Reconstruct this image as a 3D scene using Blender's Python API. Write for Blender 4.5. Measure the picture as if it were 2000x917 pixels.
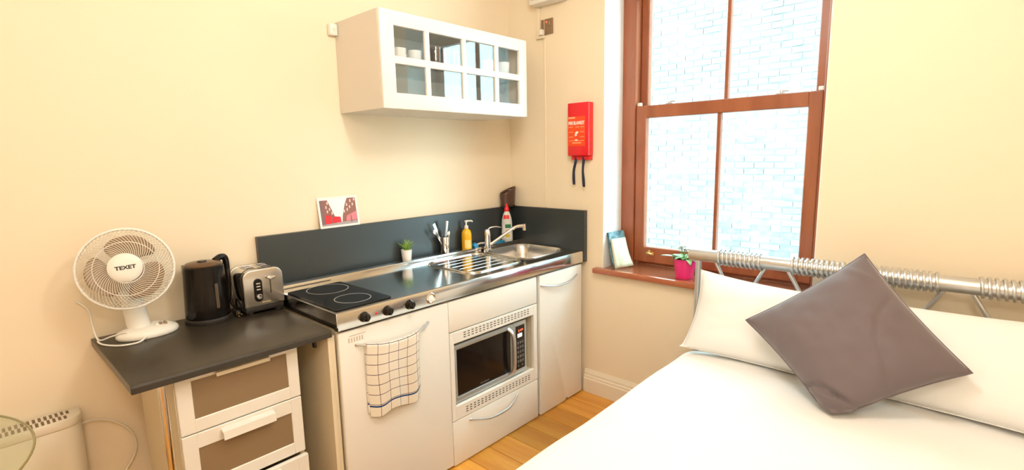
import bpy, bmesh, math, random
from mathutils import Vector, Matrix, noise
random.seed(7)
PI = math.pi
S = bpy.context.scene
COL = S.collection
for o in list(bpy.data.objects):
    bpy.data.objects.remove(o)

# ------------------------------------------------------------------ camera
CAM = Vector((-2.545, -2.336, 1.468))
cam_d = bpy.data.cameras.new('camera')
cam_d.sensor_width = 36.0
cam_d.lens = 995.97 / 2000 * 36.0
cam_d.clip_start = 0.02
cam = bpy.data.objects.new('camera', cam_d)
COL.objects.link(cam)
CAMROT = Matrix(((0.6739566, -0.7385164, -0.0193932), (0.1252876, 0.088386, 0.9881756), (-0.7280698, -0.6684171, 0.1520953)))            # rows = camera axes in world space
cam.matrix_world = Matrix.Translation(CAM) @ CAMROT.transposed().to_4x4()
S.camera = cam

# ------------------------------------------------------------------ world, light, exposure
W = bpy.data.worlds.new('sky')
S.world = W
W.use_nodes = True
bg = W.node_tree.nodes['Background']
bg.inputs[0].default_value = (0.62, 0.92, 1.0, 1)
bg.inputs[1].default_value = 10.0
S.view_settings.view_transform = 'Standard'
S.view_settings.look = 'None'
S.view_settings.exposure = 0.37
S.view_settings.gamma = 1.0
S.view_settings.use_curve_mapping = False
LAMP_E = 34.0                      # radiance of the added lamp globes
LAMP_COL = (1.0, 0.94, 0.86)

# ------------------------------------------------------------------ helpers
WL = {}


def worldloc(o):
    return WL.get(o.name, Vector((0, 0, 0))) if o else Vector((0, 0, 0))


def link(o, parent, origin):
    COL.objects.link(o)
    o.location = origin - worldloc(parent)
    if parent:
        o.parent = parent
    WL[o.name] = Vector(origin)


def tag(o, label=None, cat=None, group=None, kind=None):
    if label: o['label'] = label
    if cat: o['category'] = cat
    if group: o['group'] = group
    if kind: o['kind'] = kind
    return o


def thing(name, loc, label, cat, group=None):
    o = bpy.data.objects.new(name, None)
    o.empty_display_size = 0.05
    link(o, None, Vector(loc))
    return tag(o, label, cat, group)


class B:
    def __init__(self):
        self.bm = bmesh.new()

    def merge(self, t, M=None):
        if M is not None:
            bmesh.ops.transform(t, matrix=M, verts=t.verts)
        me = bpy.data.meshes.new('tmp')
        t.to_mesh(me)
        t.free()
        self.bm.from_mesh(me)
        bpy.data.meshes.remove(me)
        return self

    def box(self, x0, x1, y0, y1, z0, z1, bev=0.0, seg=2, M=None):
        t = bmesh.new()
        bmesh.ops.create_cube(t, size=1)
        bmesh.ops.transform(t, verts=t.verts, matrix=Matrix.Translation(((x0+x1)/2, (y0+y1)/2, (z0+z1)/2)) @ Matrix.Diagonal((abs(x1-x0), abs(y1-y0), abs(z1-z0), 1)))
        if bev > 0:
            bmesh.ops.bevel(t, geom=list(t.edges), offset=bev, segments=seg, profile=0.5, affect='EDGES')
        return self.merge(t, M)

    def prism(self, pts, a0, a1, axis='y', bev=0.0, seg=2, M=None):
        """pts: 2-d outline; extruded along axis from a0 to a1"""
        t = bmesh.new()
        def P(p, a):
            return {'x': (a, p[0], p[1]), 'y': (p[0], a, p[1]), 'z': (p[0], p[1], a)}[axis]
        lo = [t.verts.new(P(p, a0)) for p in pts]
        hi = [t.verts.new(P(p, a1)) for p in pts]
        n = len(pts)
        f0 = t.faces.new(lo)
        f1 = t.faces.new(hi)
        for i in range(n):
            t.faces.new((lo[i], lo[(i+1) % n], hi[(i+1) % n], hi[i]))
        bmesh.ops.recalc_face_normals(t, faces=t.faces)
        if bev > 0:
            bmesh.ops.bevel(t, geom=list(f0.edges)+list(f1.edges), offset=bev, segments=seg, profile=0.5, affect='EDGES')
        return self.merge(t, M)

    def lathe(self, prof, c=(0, 0, 0), seg=24, M=None, sx=1.0, sy=1.0):
        t = bmesh.new()
        rings = []
        for r, z in prof:
            if r < 1e-6:
                rings.append([t.verts.new((c[0], c[1], c[2]+z))])
            else:
                rings.append([t.verts.new((c[0]+sx*r*math.cos(2*PI*k/seg), c[1]+sy*r*math.sin(2*PI*k/seg), c[2]+z)) for k in range(seg)])
        for a, b in zip(rings[:-1], rings[1:]):
            for k in range(seg):
                k2 = (k+1) % seg
                if len(a) == 1 and len(b) == 1: continue
                if len(a) == 1: t.faces.new((a[0], b[k], b[k2]))
                elif len(b) == 1: t.faces.new((a[k], a[k2], b[0]))
                else: t.faces.new((a[k], a[k2], b[k2], b[k]))
        bmesh.ops.recalc_face_normals(t, faces=t.faces)
        return self.merge(t, M)

    def tube(self, path, r, seg=8, closed=False, M=None, cap=True, flat=1.0):
        t = bmesh.new()
        P = [Vector(p) for p in path]
        n = len(P)
        rs = r if isinstance(r, (list, tuple)) else [r]*n
        rings = []
        prev = None
        for i in range(n):
            if closed:
                d = P[(i+1) % n]-P[i-1]
            else:
                d = P[min(i+1, n-1)]-P[max(i-1, 0)]
            d.normalize()
            if prev is None:
                u = d.orthogonal().normalized()
                if abs(d.z) < 0.9:
                    u = d.cross(Vector((0, 0, 1))).normalized()
            else:
                u = prev - d*prev.dot(d)
                u.normalize()
            prev = u
            w = d.cross(u)
            rings.append([t.verts.new(P[i]+(u*math.cos(2*PI*k/seg)+w*flat*math.sin(2*PI*k/seg))*rs[i]) for k in range(seg)])
        for i in range(n if closed else n-1):
            a, b = rings[i], rings[(i+1) % n]
            for k in range(seg):
                t.faces.new((a[k], a[(k+1) % seg], b[(k+1) % seg], b[k]))
        if cap and not closed:
            t.faces.new(rings[0])
            t.faces.new(rings[-1])
        bmesh.ops.recalc_face_normals(t, faces=t.faces)
        return self.merge(t, M)

    def cyl(self, p0, p1, r, seg=16, r1=None):
        return self.tube([p0, p1], [r, r if r1 is None else r1], seg)

    def grid(self, fn, nu, nv, closed_u=False, M=None, uv=False):
        t = bmesh.new()
        vs = [[t.verts.new(fn(i/(nu if closed_u else nu-1), j/(nv-1))) for j in range(nv)] for i in range(nu)]
        lay = t.loops.layers.uv.new('UVMap') if uv else None
        for i in range(nu if closed_u else nu-1):
            for j in range(nv-1):
                i2 = (i+1) % nu
                f = t.faces.new((vs[i][j], vs[i2][j], vs[i2][j+1], vs[i][j+1]))
                if uv:
                    for lp, (a, b) in zip(f.loops, ((i, j), (i+1, j), (i+1, j+1), (i, j+1))):
                        lp[lay].uv = (a/(nu-1), b/(nv-1))
        return self.merge(t, M)

    def xf(self, M):
        bmesh.ops.transform(self.bm, matrix=M, verts=self.bm.verts)
        return self

    def build(self, name, mat, parent=None, smooth=35, kind=None):
        bm = self.bm
        xs = [v.co for v in bm.verts]
        lo = Vector((min(v.x for v in xs), min(v.y for v in xs), min(v.z for v in xs)))
        hi = Vector((max(v.x for v in xs), max(v.y for v in xs), max(v.z for v in xs)))
        org = Vector(((lo.x+hi.x)/2, (lo.y+hi.y)/2, lo.z))
        bmesh.ops.translate(bm, vec=-org, verts=bm.verts)
        me = bpy.data.meshes.new(name)
        if smooth:
            for f in bm.faces: f.smooth = True
        bm.to_mesh(me)
        bm.free()
        if smooth:
            me.set_sharp_from_angle(angle=math.radians(smooth))
        me.materials.append(mat)
        o = bpy.data.objects.new(name, me)
        link(o, parent, org)
        if kind: o['kind'] = kind
        return o


def solidify(o, th, off=-1.0):
    m = o.modifiers.new('thickness', 'SOLIDIFY')
    m.thickness = th
    m.offset = off


def subsurf(o, lv=2):
    m = o.modifiers.new('smooth', 'SUBSURF')
    m.levels = lv
    m.render_levels = lv


def text(name, body, size, M, mat, parent, extrude=0.0003, bold=0.0, sx=1.0):
    c = bpy.data.curves.new('t', 'FONT')
    c.body = body
    c.size = size
    c.align_x = 'CENTER'
    c.align_y = 'CENTER'
    c.extrude = extrude
    c.offset = bold
    c.resolution_u = 3
    ob = bpy.data.objects.new('t', c)
    COL.objects.link(ob)
    dg = bpy.context.evaluated_depsgraph_get()
    me = bpy.data.meshes.new_from_object(ob.evaluated_get(dg))
    bpy.data.objects.remove(ob)
    b = B()
    b.bm.from_mesh(me)
    b.xf(M @ Matrix.Diagonal((sx, 1, 1, 1)))
    return b.build(name, mat, parent, smooth=0)


def frame(origin, xa, ya):
    xa = Vector(xa).normalized(); ya = Vector(ya); ya = (ya-xa*ya.dot(xa)).normalized()
    za = xa.cross(ya)
    m = Matrix((xa, ya, za)).transposed().to_4x4()
    m.translation = Vector(origin)
    return m


def arc(c, r, a0, a1, n):
    return [(c[0]+r*math.cos(a0+(a1-a0)*i/n), c[1]+r*math.sin(a0+(a1-a0)*i/n)) for i in range(n+1)]


def rrect(x0, x1, y0, y1, r, n=5):
    return arc((x1-r, y1-r), r, 0, PI/2, n)+arc((x0+r, y1-r), r, PI/2, PI, n)+arc((x0+r, y0+r), r, PI, 1.5*PI, n)+arc((x1-r, y0+r), r, 1.5*PI, 2*PI, n)


def smoothpath(pts, n=6):
    P = [Vector(p) for p in pts]
    out = []
    for i in range(len(P)-1):
        p0 = P[max(i-1, 0)]; p1 = P[i]; p2 = P[i+1]; p3 = P[min(i+2, len(P)-1)]
        for k in range(n):
            t = k/n
            out.append(0.5*((2*p1)+(p2-p0)*t+(2*p0-5*p1+4*p2-p3)*t*t+(3*p1-p0-3*p2+p3)*t*t*t))
    out.append(P[-1])
    return out


# ------------------------------------------------------------------ materials
def mat(name, col, rough=0.5, metal=0.0, spec=0.5, bump=None, vary=None, coat=0.0, sheen=0.0, trans=0.0, emit=None, coords='Object'):
    m = bpy.data.materials.new(name)
    m.use_nodes = True
    nt = m.node_tree
    p = nt.nodes['Principled BSDF']
    p.inputs['Base Color'].default_value = (*col, 1)
    p.inputs['Roughness'].default_value = rough
    p.inputs['Metallic'].default_value = metal
    p.inputs['Specular IOR Level'].default_value = spec
    p.inputs['Coat Weight'].default_value = coat
    p.inputs['Sheen Weight'].default_value = sheen
    p.inputs['Transmission Weight'].default_value = trans
    if emit:
        p.inputs['Emission Color'].default_value = (*emit[0], 1)
        p.inputs['Emission Strength'].default_value = emit[1]
    tc = nt.nodes.new('ShaderNodeTexCoord')
    def mapped(sc):
        mp = nt.nodes.new('ShaderNodeMapping')
        mp.inputs['Scale'].default_value = sc if isinstance(sc, (tuple, list)) else (sc, sc, sc)
        nt.links.new(tc.outputs[coords], mp.inputs['Vector'])
        n = nt.nodes.new('ShaderNodeTexNoise')
        n.inputs['Scale'].default_value = 1.0
        n.inputs['Detail'].default_value = 4
        nt.links.new(mp.outputs[0], n.inputs['Vector'])
        return n
    if vary:
        n = mapped(vary[0])
        r = nt.nodes.new('ShaderNodeMix')
        r.data_type = 'RGBA'
        r.inputs[6].default_value = (*col, 1)
        r.inputs[7].default_value = (*vary[1], 1)
        ramp = nt.nodes.new('ShaderNodeValToRGB')
        ramp.color_ramp.elements[0].position = 0.35
        ramp.color_ramp.elements[1].position = 0.65
        nt.links.new(n.outputs['Fac'], ramp.inputs[0])
        nt.links.new(ramp.outputs[0], r.inputs[0])
        nt.links.new(r.outputs[2], p.inputs['Base Color'])
    if bump:
        n = mapped(bump[0])
        b = nt.nodes.new('ShaderNodeBump')
        b.inputs['Strength'].default_value = bump[1]
        b.inputs['Distance'].default_value = bump[2] if len(bump) > 2 else 0.002
        nt.links.new(n.outputs['Fac'], b.inputs['Height'])
        nt.links.new(b.outputs[0], p.inputs['Normal'])
    return m


def glass(name, tint=(1, 1, 1), base=0.045, rough=0.0):
    m = bpy.data.materials.new(name)
    m.use_nodes = True
    nt = m.node_tree
    nt.nodes.remove(nt.nodes['Principled BSDF'])
    out = nt.nodes['Material Output']
    tr = nt.nodes.new('ShaderNodeBsdfTransparent'); tr.inputs[0].default_value = (*tint, 1)
    gl = nt.nodes.new('ShaderNodeBsdfGlossy'); gl.inputs['Roughness'].default_value = rough
    lw = nt.nodes.new('ShaderNodeLayerWeight')
    pw = nt.nodes.new('ShaderNodeMath'); pw.operation = 'POWER'; pw.inputs[1].default_value = 5
    ml = nt.nodes.new('ShaderNodeMath'); ml.operation = 'MULTIPLY_ADD'; ml.inputs[1].default_value = 1-base; ml.inputs[2].default_value = base
    mx = nt.nodes.new('ShaderNodeMixShader')
    lk = nt.links.new
    lk(lw.outputs['Facing'], pw.inputs[0]); lk(pw.outputs[0], ml.inputs[0]); lk(ml.outputs[0], mx.inputs[0])
    lk(tr.outputs[0], mx.inputs[1]); lk(gl.outputs[0], mx.inputs[2]); lk(mx.outputs[0], out.inputs[0])
    return m


def wood(name, c1, c2, scale, rough=0.35, rnd=0.0, coat=0.2):
    m = bpy.data.materials.new(name)
    m.use_nodes = True
    nt = m.node_tree
    p = nt.nodes['Principled BSDF']
    tc = nt.nodes.new('ShaderNodeTexCoord')
    mp = nt.nodes.new('ShaderNodeMapping'); mp.inputs['Scale'].default_value = scale
    n = nt.nodes.new('ShaderNodeTexNoise'); n.inputs['Scale'].default_value = 1; n.inputs['Detail'].default_value = 6; n.inputs['Distortion'].default_value = 0.6
    mx = nt.nodes.new('ShaderNodeMix'); mx.data_type = 'RGBA'
    mx.inputs[6].default_value = (*c1, 1); mx.inputs[7].default_value = (*c2, 1)
    lk = nt.links.new
    oi = nt.nodes.new('ShaderNodeObjectInfo')
    ad = nt.nodes.new('ShaderNodeVectorMath'); ad.operation = 'ADD'
    sc = nt.nodes.new('ShaderNodeMath'); sc.operation = 'MULTIPLY'; sc.inputs[1].default_value = 37.0
    lk(oi.outputs['Random'], sc.inputs[0]); lk(tc.outputs['Object'], ad.inputs[0]); lk(sc.outputs[0], ad.inputs[1])
    lk(ad.outputs[0], mp.inputs[0]); lk(mp.outputs[0], n.inputs['Vector'])
    ramp = nt.nodes.new('ShaderNodeValToRGB'); ramp.color_ramp.elements[0].position = 0.3; ramp.color_ramp.elements[1].position = 0.7
    lk(n.outputs['Fac'], ramp.inputs[0]); lk(ramp.outputs[0], mx.inputs[0])
    if rnd:
        hs = nt.nodes.new('ShaderNodeHueSaturation')
        mr = nt.nodes.new('ShaderNodeMapRange'); mr.inputs[3].default_value = 1-rnd; mr.inputs[4].default_value = 1+rnd
        lk(oi.outputs['Random'], mr.inputs[0]); lk(mr.outputs[0], hs.inputs['Value']); lk(mx.outputs[2], hs.inputs['Color']); lk(hs.outputs[0], p.inputs['Base Color'])
    else:
        lk(mx.outputs[2], p.inputs['Base Color'])
    b = nt.nodes.new('ShaderNodeBump'); b.inputs['Strength'].default_value = 0.1; b.inputs['Distance'].default_value = 0.001
    lk(n.outputs['Fac'], b.inputs['Height']); lk(b.outputs[0], p.inputs['Normal'])
    p.inputs['Roughness'].default_value = rough
    p.inputs['Coat Weight'].default_value = coat
    p.inputs['Coat Roughness'].default_value = 0.2
    return m


M_WALL = mat('cream wall paint', (0.88, 0.76, 0.575), 0.75, spec=0.2, bump=(90, 0.12, 0.001))
M_CEIL = mat('white ceiling paint', (0.86, 0.80, 0.70), 0.8, spec=0.2)
M_REVEAL = mat('white reveal paint', (0.86, 0.88, 0.88), 0.6, bump=(60, 0.1, 0.001))
M_BASE = mat('cream gloss paint', (0.86, 0.78, 0.64), 0.35)
M_PLANK = wood('oak floor board', (0.56, 0.22, 0.025), (0.72, 0.36, 0.06), (14, 1.6, 4), 0.28, 0.28)
M_SUB = mat('dark subfloor', (0.16, 0.07, 0.02), 0.8)
M_SASH = wood('red brown stained timber', (0.27, 0.075, 0.028), (0.38, 0.12, 0.05), (12, 12, 2.2), 0.35)
M_SILL = wood('glossy red brown sill', (0.36, 0.10, 0.04), (0.46, 0.14, 0.06), (10, 2, 10), 0.22, coat=0.6)
M_GLASS = glass('window glass', (0.97, 1.0, 1.0))
M_CABGLASS = glass('cabinet glass', (0.99, 1.0, 1.0), 0.07)
M_SHELFGLASS = glass('green shelf glass', (0.86, 0.97, 0.96), 0.08)
M_TABLEGLASS = glass('table glass', (0.93, 0.97, 0.92), 0.06)
M_GLASSEDGE = mat('glass edge', (0.28, 0.24, 0.10), 0.15, coat=0.5)
M_TUMBLER = glass('drinking glass', (0.90, 0.93, 0.94), 0.12)
M_BRASS = mat('brass', (0.80, 0.58, 0.24), 0.28, 1.0)
M_WHITE = mat('white lacquer', (0.83, 0.80, 0.74), 0.32)
M_CABWHITE = mat('white cabinet foil', (0.86, 0.83, 0.78), 0.38)
M_CABIN = mat('grey white cabinet inside', (0.80, 0.78, 0.74), 0.5)
M_CREAM = mat('cream melamine', (0.80, 0.70, 0.52), 0.45)
M_DARKGAP = mat('dark void', (0.03, 0.022, 0.016), 0.8)
M_STEEL = mat('polished steel', (0.66, 0.65, 0.63), 0.14, 1.0, bump=(7, 0.05, 0.01))
M_STEELB = mat('brushed steel', (0.62, 0.60, 0.58), 0.26, 1.0, bump=((4, 200, 200), 0.05, 0.001))
M_CHROME = mat('chrome', (0.80, 0.79, 0.78), 0.08, 1.0)
M_SILVER = mat('satin silver', (0.62, 0.63, 0.64), 0.32, 0.85)
M_BLACKLAM = mat('black laminate', (0.026, 0.020, 0.014), 0.30, spec=0.5, bump=(700, 0.2, 0.0004), vary=(350, (0.042, 0.034, 0.024)))
M_SPLASH = mat('dark slate laminate', (0.020, 0.028, 0.032), 0.37, spec=0.85, bump=(700, 0.12, 0.0004), vary=(350, (0.030, 0.038, 0.042)))
M_HOB = mat('black ceramic glass', (0.008, 0.008, 0.009), 0.06, spec=0.6)
M_RING = mat('printed ring', (0.50, 0.49, 0.47), 0.3)
M_BLACK = mat('black plastic', (0.007, 0.005, 0.004), 0.20, spec=0.32)
M_BLACKM = mat('matt black plastic', (0.02, 0.017, 0.015), 0.5)
M_WPLAS = mat('white plastic', (0.84, 0.81, 0.75), 0.35)
M_FANBLADE = mat('smoky brown plastic', (0.33, 0.22, 0.12), 0.35)
M_MICRO = mat('silver paint', (0.50, 0.54, 0.56), 0.3, 0.55)
M_MWIN = mat('dark oven window', (0.010, 0.008, 0.008), 0.08, spec=0.6)
M_RED = mat('red plastic', (0.80, 0.010, 0.018), 0.32, coat=0.2)
M_LABELO = mat('orange red print', (0.86, 0.075, 0.012), 0.4)
M_PRINTW = mat('white print', (0.85, 0.80, 0.74), 0.5)
M_PRINTP = mat('pale orange print', (0.90, 0.42, 0.22), 0.5)
M_NAVY = mat('dark navy webbing', (0.018, 0.022, 0.05), 0.8, bump=(900, 0.3, 0.0005))
M_SHEET = mat('white cotton', (0.87, 0.86, 0.84), 0.85, spec=0.15, sheen=0.15, bump=(9, 0.10, 0.02))
M_CUSHION = mat('mauve grey satin', (0.155, 0.122, 0.128), 0.62, spec=0.3, sheen=0.4, bump=((500, 500, 500), 0.08, 0.0005))
M_PINK = mat('pink glazed plastic', (0.86, 0.035, 0.24), 0.3)
M_LEAF = mat('green leaf', (0.16, 0.36, 0.10), 0.4, vary=(40, (0.38, 0.52, 0.25)))
M_GRASS = mat('grass blade green', (0.13, 0.34, 0.03), 0.45, vary=(60, (0.40, 0.55, 0.10)))
M_PETAL = mat('white petal', (0.88, 0.86, 0.86), 0.6)
M_STEMD = mat('dark stamen', (0.10, 0.09, 0.05), 0.6)
M_SOIL = mat('soil', (0.03, 0.02, 0.012), 0.9)
M_SOAP = mat('yellow liquid soap', (0.88, 0.47, 0.012), 0.2, coat=0.5)
M_SOAPLAB = mat('pale label', (0.92, 0.72, 0.25), 0.5)
M_BLUE = mat('blue bristle', (0.02, 0.30, 0.62), 0.5)
M_CUP = mat('white porcelain', (0.86, 0.85, 0.84), 0.2)
M_DETB = mat('pale bottle plastic', (0.72, 0.73, 0.70), 0.3)
M_GREEN = mat('green print', (0.03, 0.20, 0.08), 0.4)
M_YELLOW = mat('yellow print', (0.85, 0.62, 0.04), 0.4)
M_BROWNG = mat('brown smoked plastic', (0.085, 0.040, 0.026), 0.2, spec=0.5)
M_BRONZE = mat('bronzed metal plate', (0.30, 0.20, 0.13), 0.35, 0.7)
M_MESHP = mat('brown ribbed panel', (0.27, 0.185, 0.105), 0.35, bump=((900, 1, 1), 0.35, 0.0006))
M_HEAT = mat('off white heater enamel', (0.80, 0.74, 0.62), 0.4)
M_LED = mat('display glow', (0.9, 0.9, 0.85), 0.5, emit=((1.0, 0.92, 0.85), 1.0))
M_LEDR = mat('red display glow', (0.9, 0.1, 0.05), 0.5, emit=((1.0, 0.12, 0.04), 1.0))
M_GREYBTN = mat('grey button', (0.12, 0.12, 0.13), 0.4)
M_BOOKD = mat('dark teal cover', (0.02, 0.09, 0.12), 0.35, vary=(22, (0.25, 0.45, 0.52)))
M_BOOKL = mat('pale green leaflet', (0.55, 0.58, 0.40), 0.35, vary=((30, 30, 9), (0.70, 0.74, 0.62)))
M_BRICK = mat('pale stock brick', (0.145, 0.165, 0.165), 0.9, spec=0.1, vary=((4.0, 4.6, 13.0), (0.25, 0.25, 0.245)), bump=(40, 0.3, 0.004))
M_BRICKO = wood('pale stock brick unit', (0.15, 0.17, 0.17), (0.25, 0.25, 0.245), (9, 9, 9), 0.9, 0.3, 0.0)
M_MORTAR = mat('lime mortar', (0.30, 0.31, 0.31), 0.95)
M_PAVE = mat('pavement', (0.45, 0.45, 0.44), 0.9)
M_SHADE = mat('added lamp glass', (0.9, 0.86, 0.78), 0.5, emit=(LAMP_COL, LAMP_E))

# ------------------------------------------------------------------ room shell
RX, RY, RZ = -3.55, -3.35, 2.75
fl = B().box(RX, 0.0, RY, 0.0, -0.08, -0.018).build('floor', M_SUB, kind='structure', smooth=0)
px = -0.002
pm = {}
random.seed(3)
pw = 0.142
while px > RX:
    y = 0.0
    first = True
    while y > RY:
        L = random.choice((0.55, 0.9, 1.2, 1.5)) if first else random.choice((1.2, 1.5, 1.8))
        first = False
        y2 = max(y-L, RY)
        w = min(pw, px-RX)
        B().box(px-w+0.0012, px-0.0012, y2+0.001, y-0.001, -0.0175, 0.0, 0.0012, 1).build('plank', M_PLANK, fl, smooth=0)
        y = y2
    px -= pw

T = 0.36
B().box(RX-0.15, T, 0.0, 0.15, -0.08, RZ).build('wall_left', M_WALL, kind='structure', smooth=0)
WY0, WY1, WZ0, WZ1 = -1.825, -0.724, 0.772, 2.47     # window opening
b = B()
b.box(0, T, WY1, 0.0, -0.08, RZ)
b.box(0, T, RY, WY0, -0.08, RZ)
b.box(0, T, WY0, WY1, -0.08, WZ0)
b.box(0, T, WY0, WY1, WZ1, RZ)
b.build('wall_right', M_WALL, kind='structure', smooth=0)
B().box(RX-0.15, T, RY-0.15, RY, -0.08, RZ).build('wall_front', M_WALL, kind='structure', smooth=0)
B().box(RX-0.15, RX, RY, 0, -0.08, RZ).build('wall_back', M_WALL, kind='structure', smooth=0)
B().box(RX-0.15, T, RY-0.15, 0.15, RZ, RZ+0.12).build('ceiling', M_CEIL, kind='structure', smooth=0)
# reveal lining, whiter than the walls
b = B()
b.box(0.001, 0.215, WY1-0.004, WY1, WZ0+0.03, WZ1)
b.box(0.001, 0.215, WY0, WY0+0.004, WZ0+0.03, WZ1)
b.box(0.001, 0.215, WY0+0.004, WY1-0.004, WZ1-0.004, WZ1)
b.build('trim_1', M_REVEAL, kind='structure', smooth=0)


def skirting(pts_axis, a0, a1, name):
    prof = [(0, 0), (0.022, 0), (0.022, 0.088), (0.018, 0.094), (0.018, 0.104), (0.013, 0.112), (0.013, 0.124), (0.007, 0.138), (0.005, 0.145), (0, 0.145)]
    if pts_axis == 'x':       # along y on plane x=0
        B().prism([(-p, z) for p, z in prof], a0, a1, 'y').build(name, M_BASE, kind='structure', smooth=20)
    else:
        B().prism([(-p, z) for p, z in prof], a0, a1, 'x').build(name, M_BASE, kind='structure', smooth=20)


skirting('x', RY, -0.605, 'baseboard_right')
skirting('y', RX, -2.30, 'baseboard_left')

# ------------------------------------------------------------------ sash window
FX = 0.21
win = B()
win.box(FX-0.012, T-0.02, -0.812, WY1-0.004, WZ0+0.03, WZ1-0.004, 0.003, 1)
win.box(FX-0.012, T-0.02, WY0+0.004, -1.772, WZ0+0.03, WZ1-0.004, 0.003, 1)
win.box(FX-0.012, T-0.02, -1.772, -0.812, WZ1-0.06, WZ1-0.004, 0.003, 1)
win.box(FX+0.05, T-0.02, -1.772, -0.812, WZ0+0.03, WZ0+0.055, 0.003, 1)
win = win.build('window_1', M_SASH, kind='structure', smooth=20)


def sash(name, x0, x1, y0, y1, z0, z1, st, bot, top, mid):
    b = B()
    b.box(x0, x1, y0, y0+st, z0, z1, 0.004, 1)
    b.box(x0, x1, y1-st, y1, z0, z1, 0.004, 1)
    b.box(x0, x1, y0+st-0.002, y1-st+0.002, z0, z0+bot, 0.004, 1)
    b.box(x0, x1, y0+st-0.002, y1-st+0.002, z1-top, z1, 0.004, 1)
    s = b.build(name, M_SASH, win, smooth=20)
    B().box(x0+0.004, x1-0.004, mid-0.010, mid+0.010, z0+bot, z1-top, 0.004, 1).build('glazing_bar', M_SASH, s, smooth=20)
    xm = (x0+x1)/2
    B().box(xm-0.002, xm+0.002, y0+st-0.004, mid-0.004, z0+bot-0.004, z1-top+0.004).build('pane', M_GLASS, s, smooth=0)
    B().box(xm-0.002, xm+0.002, mid+0.004, y1-st+0.004, z0+bot-0.004, z1-top+0.004).build('pane', M_GLASS, s, smooth=0)
    return s


ls = sash('lower_sash', FX, FX+0.045, -1.771, -0.813, 0.825, 1.742, 0.062, 0.092, 0.070, -1.293)
us = sash('upper_sash', FX+0.050, FX+0.095, -1.771, -0.813, 1.690, 2.41, 0.045, 0.055, 0.06, -1.305)
for y in (-0.922, -1.643):      # brass lifts on the bottom rail
    b = B()
    b.box(FX-0.004, FX, y-0.024, y+0.024, 0.872, 0.890, 0.0015, 1)
    b.box(FX-0.022, FX-0.002, y-0.016, y+0.016, 0.880, 0.886, 0.002, 1)
    b.tube([(FX-0.018, y-0.016, 0.882), (FX-0.022, y, 0.887), (FX-0.018, y+0.016, 0.882)], 0.005, 6)
    b.box(FX-0.014, FX-0.002, y-0.008, y+0.008, 0.886, 0.902, 0.002, 1)
    b.build('sash_lift', M_BRASS, ls)
for y in (-1.011, -1.585):      # small catches on the meeting rail
    b = B()
    b.box(FX+0.006, FX+0.036, y-0.020, y+0.020, 1.742, 1.747, 0.001, 1)
    b.lathe([(0, 0.018), (0.009, 0.016), (0.010, 0.004), (0.012, 0)], (FX+0.02, y, 1.747), 12)
    b.box(FX+0.014, FX+0.026, y-0.032, y+0.008, 1.752, 1.760, 0.002, 1)
    b.build('sash_fastener', M_SILVER, ls)
for y in (-0.826, -1.757):
    B().box(FX+0.008, FX+0.030, y-0.012, y+0.012, 1.742, 1.762, 0.003, 1).build('sash_stop', M_WPLAS, ls)
# sill board
b = B()
b.prism([(-0.042, -1.92), (-0.042, -0.680), (0.0, -0.680), (0.0, -0.728), (0.262, -0.728), (0.262, -1.821), (0.0, -1.821), (0.0, -1.92)], 0.772, 0.806, 'z', 0.008, 2)
b.build('window_sill', M_SILL, kind='structure', smooth=30)

# ------------------------------------------------------------------ outside: brick wall across the alley
BX, BY0, BY1, BZ0, BZ1 = 4.0, -4.7, 4.2, -1.2, 3.95
wo = B().box(BX, BX+0.3, BY0, BY1, BZ0, BZ1).build('wall_outside', M_MORTAR, kind='structure', smooth=0)
bw, bh, jt = 0.225, 0.075, 0.011
b0 = B(); b0.box(-0.012, 0.05, -(bw-jt)/2, (bw-jt)/2, 0, bh-jt, 0.003, 1)
proto = b0.build('brick', M_BRICKO, wo, smooth=0)
proto.location = (0, 0, 0)
me = proto.data
rest = B()
nb = 0
row = 0
z = BZ0
first = True
random.seed(11)
while z+bh <= BZ1+0.001:
    y = BY0 + (bw/2 if row % 2 else 0)
    while y+bw <= BY1+0.001:
        yc = y+bw/2
        dx = random.uniform(-0.008, 0.006)
        if -0.95 < yc < 1.30 and 0.1 < z < 2.15 and nb < 298:
            o = proto if first else proto.copy()
            if not first: COL.objects.link(o)
            first = False
            o.location = Vector((BX+dx+0.019, yc, z))-WL[wo.name]
            o.parent = wo
            nb += 1
        else:
            x0 = BX-0.012+dx
            h = (bw-jt)/2
            v = [rest.bm.verts.new(p) for p in ((x0, yc-h, z), (x0, yc+h, z), (x0, yc+h, z+bh-jt), (x0, yc-h, z+bh-jt), (BX+.01, yc-h, z), (BX+.01, yc+h, z), (BX+.01, yc+h, z+bh-jt), (BX+.01, yc-h, z+bh-jt))]
            for f in ((3, 2, 1, 0), (0, 1, 5, 4), (1, 2, 6, 5), (2, 3, 7, 6), (3, 0, 4, 7)):
                rest.bm.faces.new([v[k] for k in f])
        y += bw
    row += 1
    z += bh
bmesh.ops.recalc_face_normals(rest.bm, faces=rest.bm.faces)
rest.build('brickwork', M_BRICK, wo, smooth=0, kind='stuff')
B().box(T+0.02, 9.0, -9, 9, -1.3, -1.2).build('ground', M_PAVE, kind='structure', smooth=0)

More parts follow.
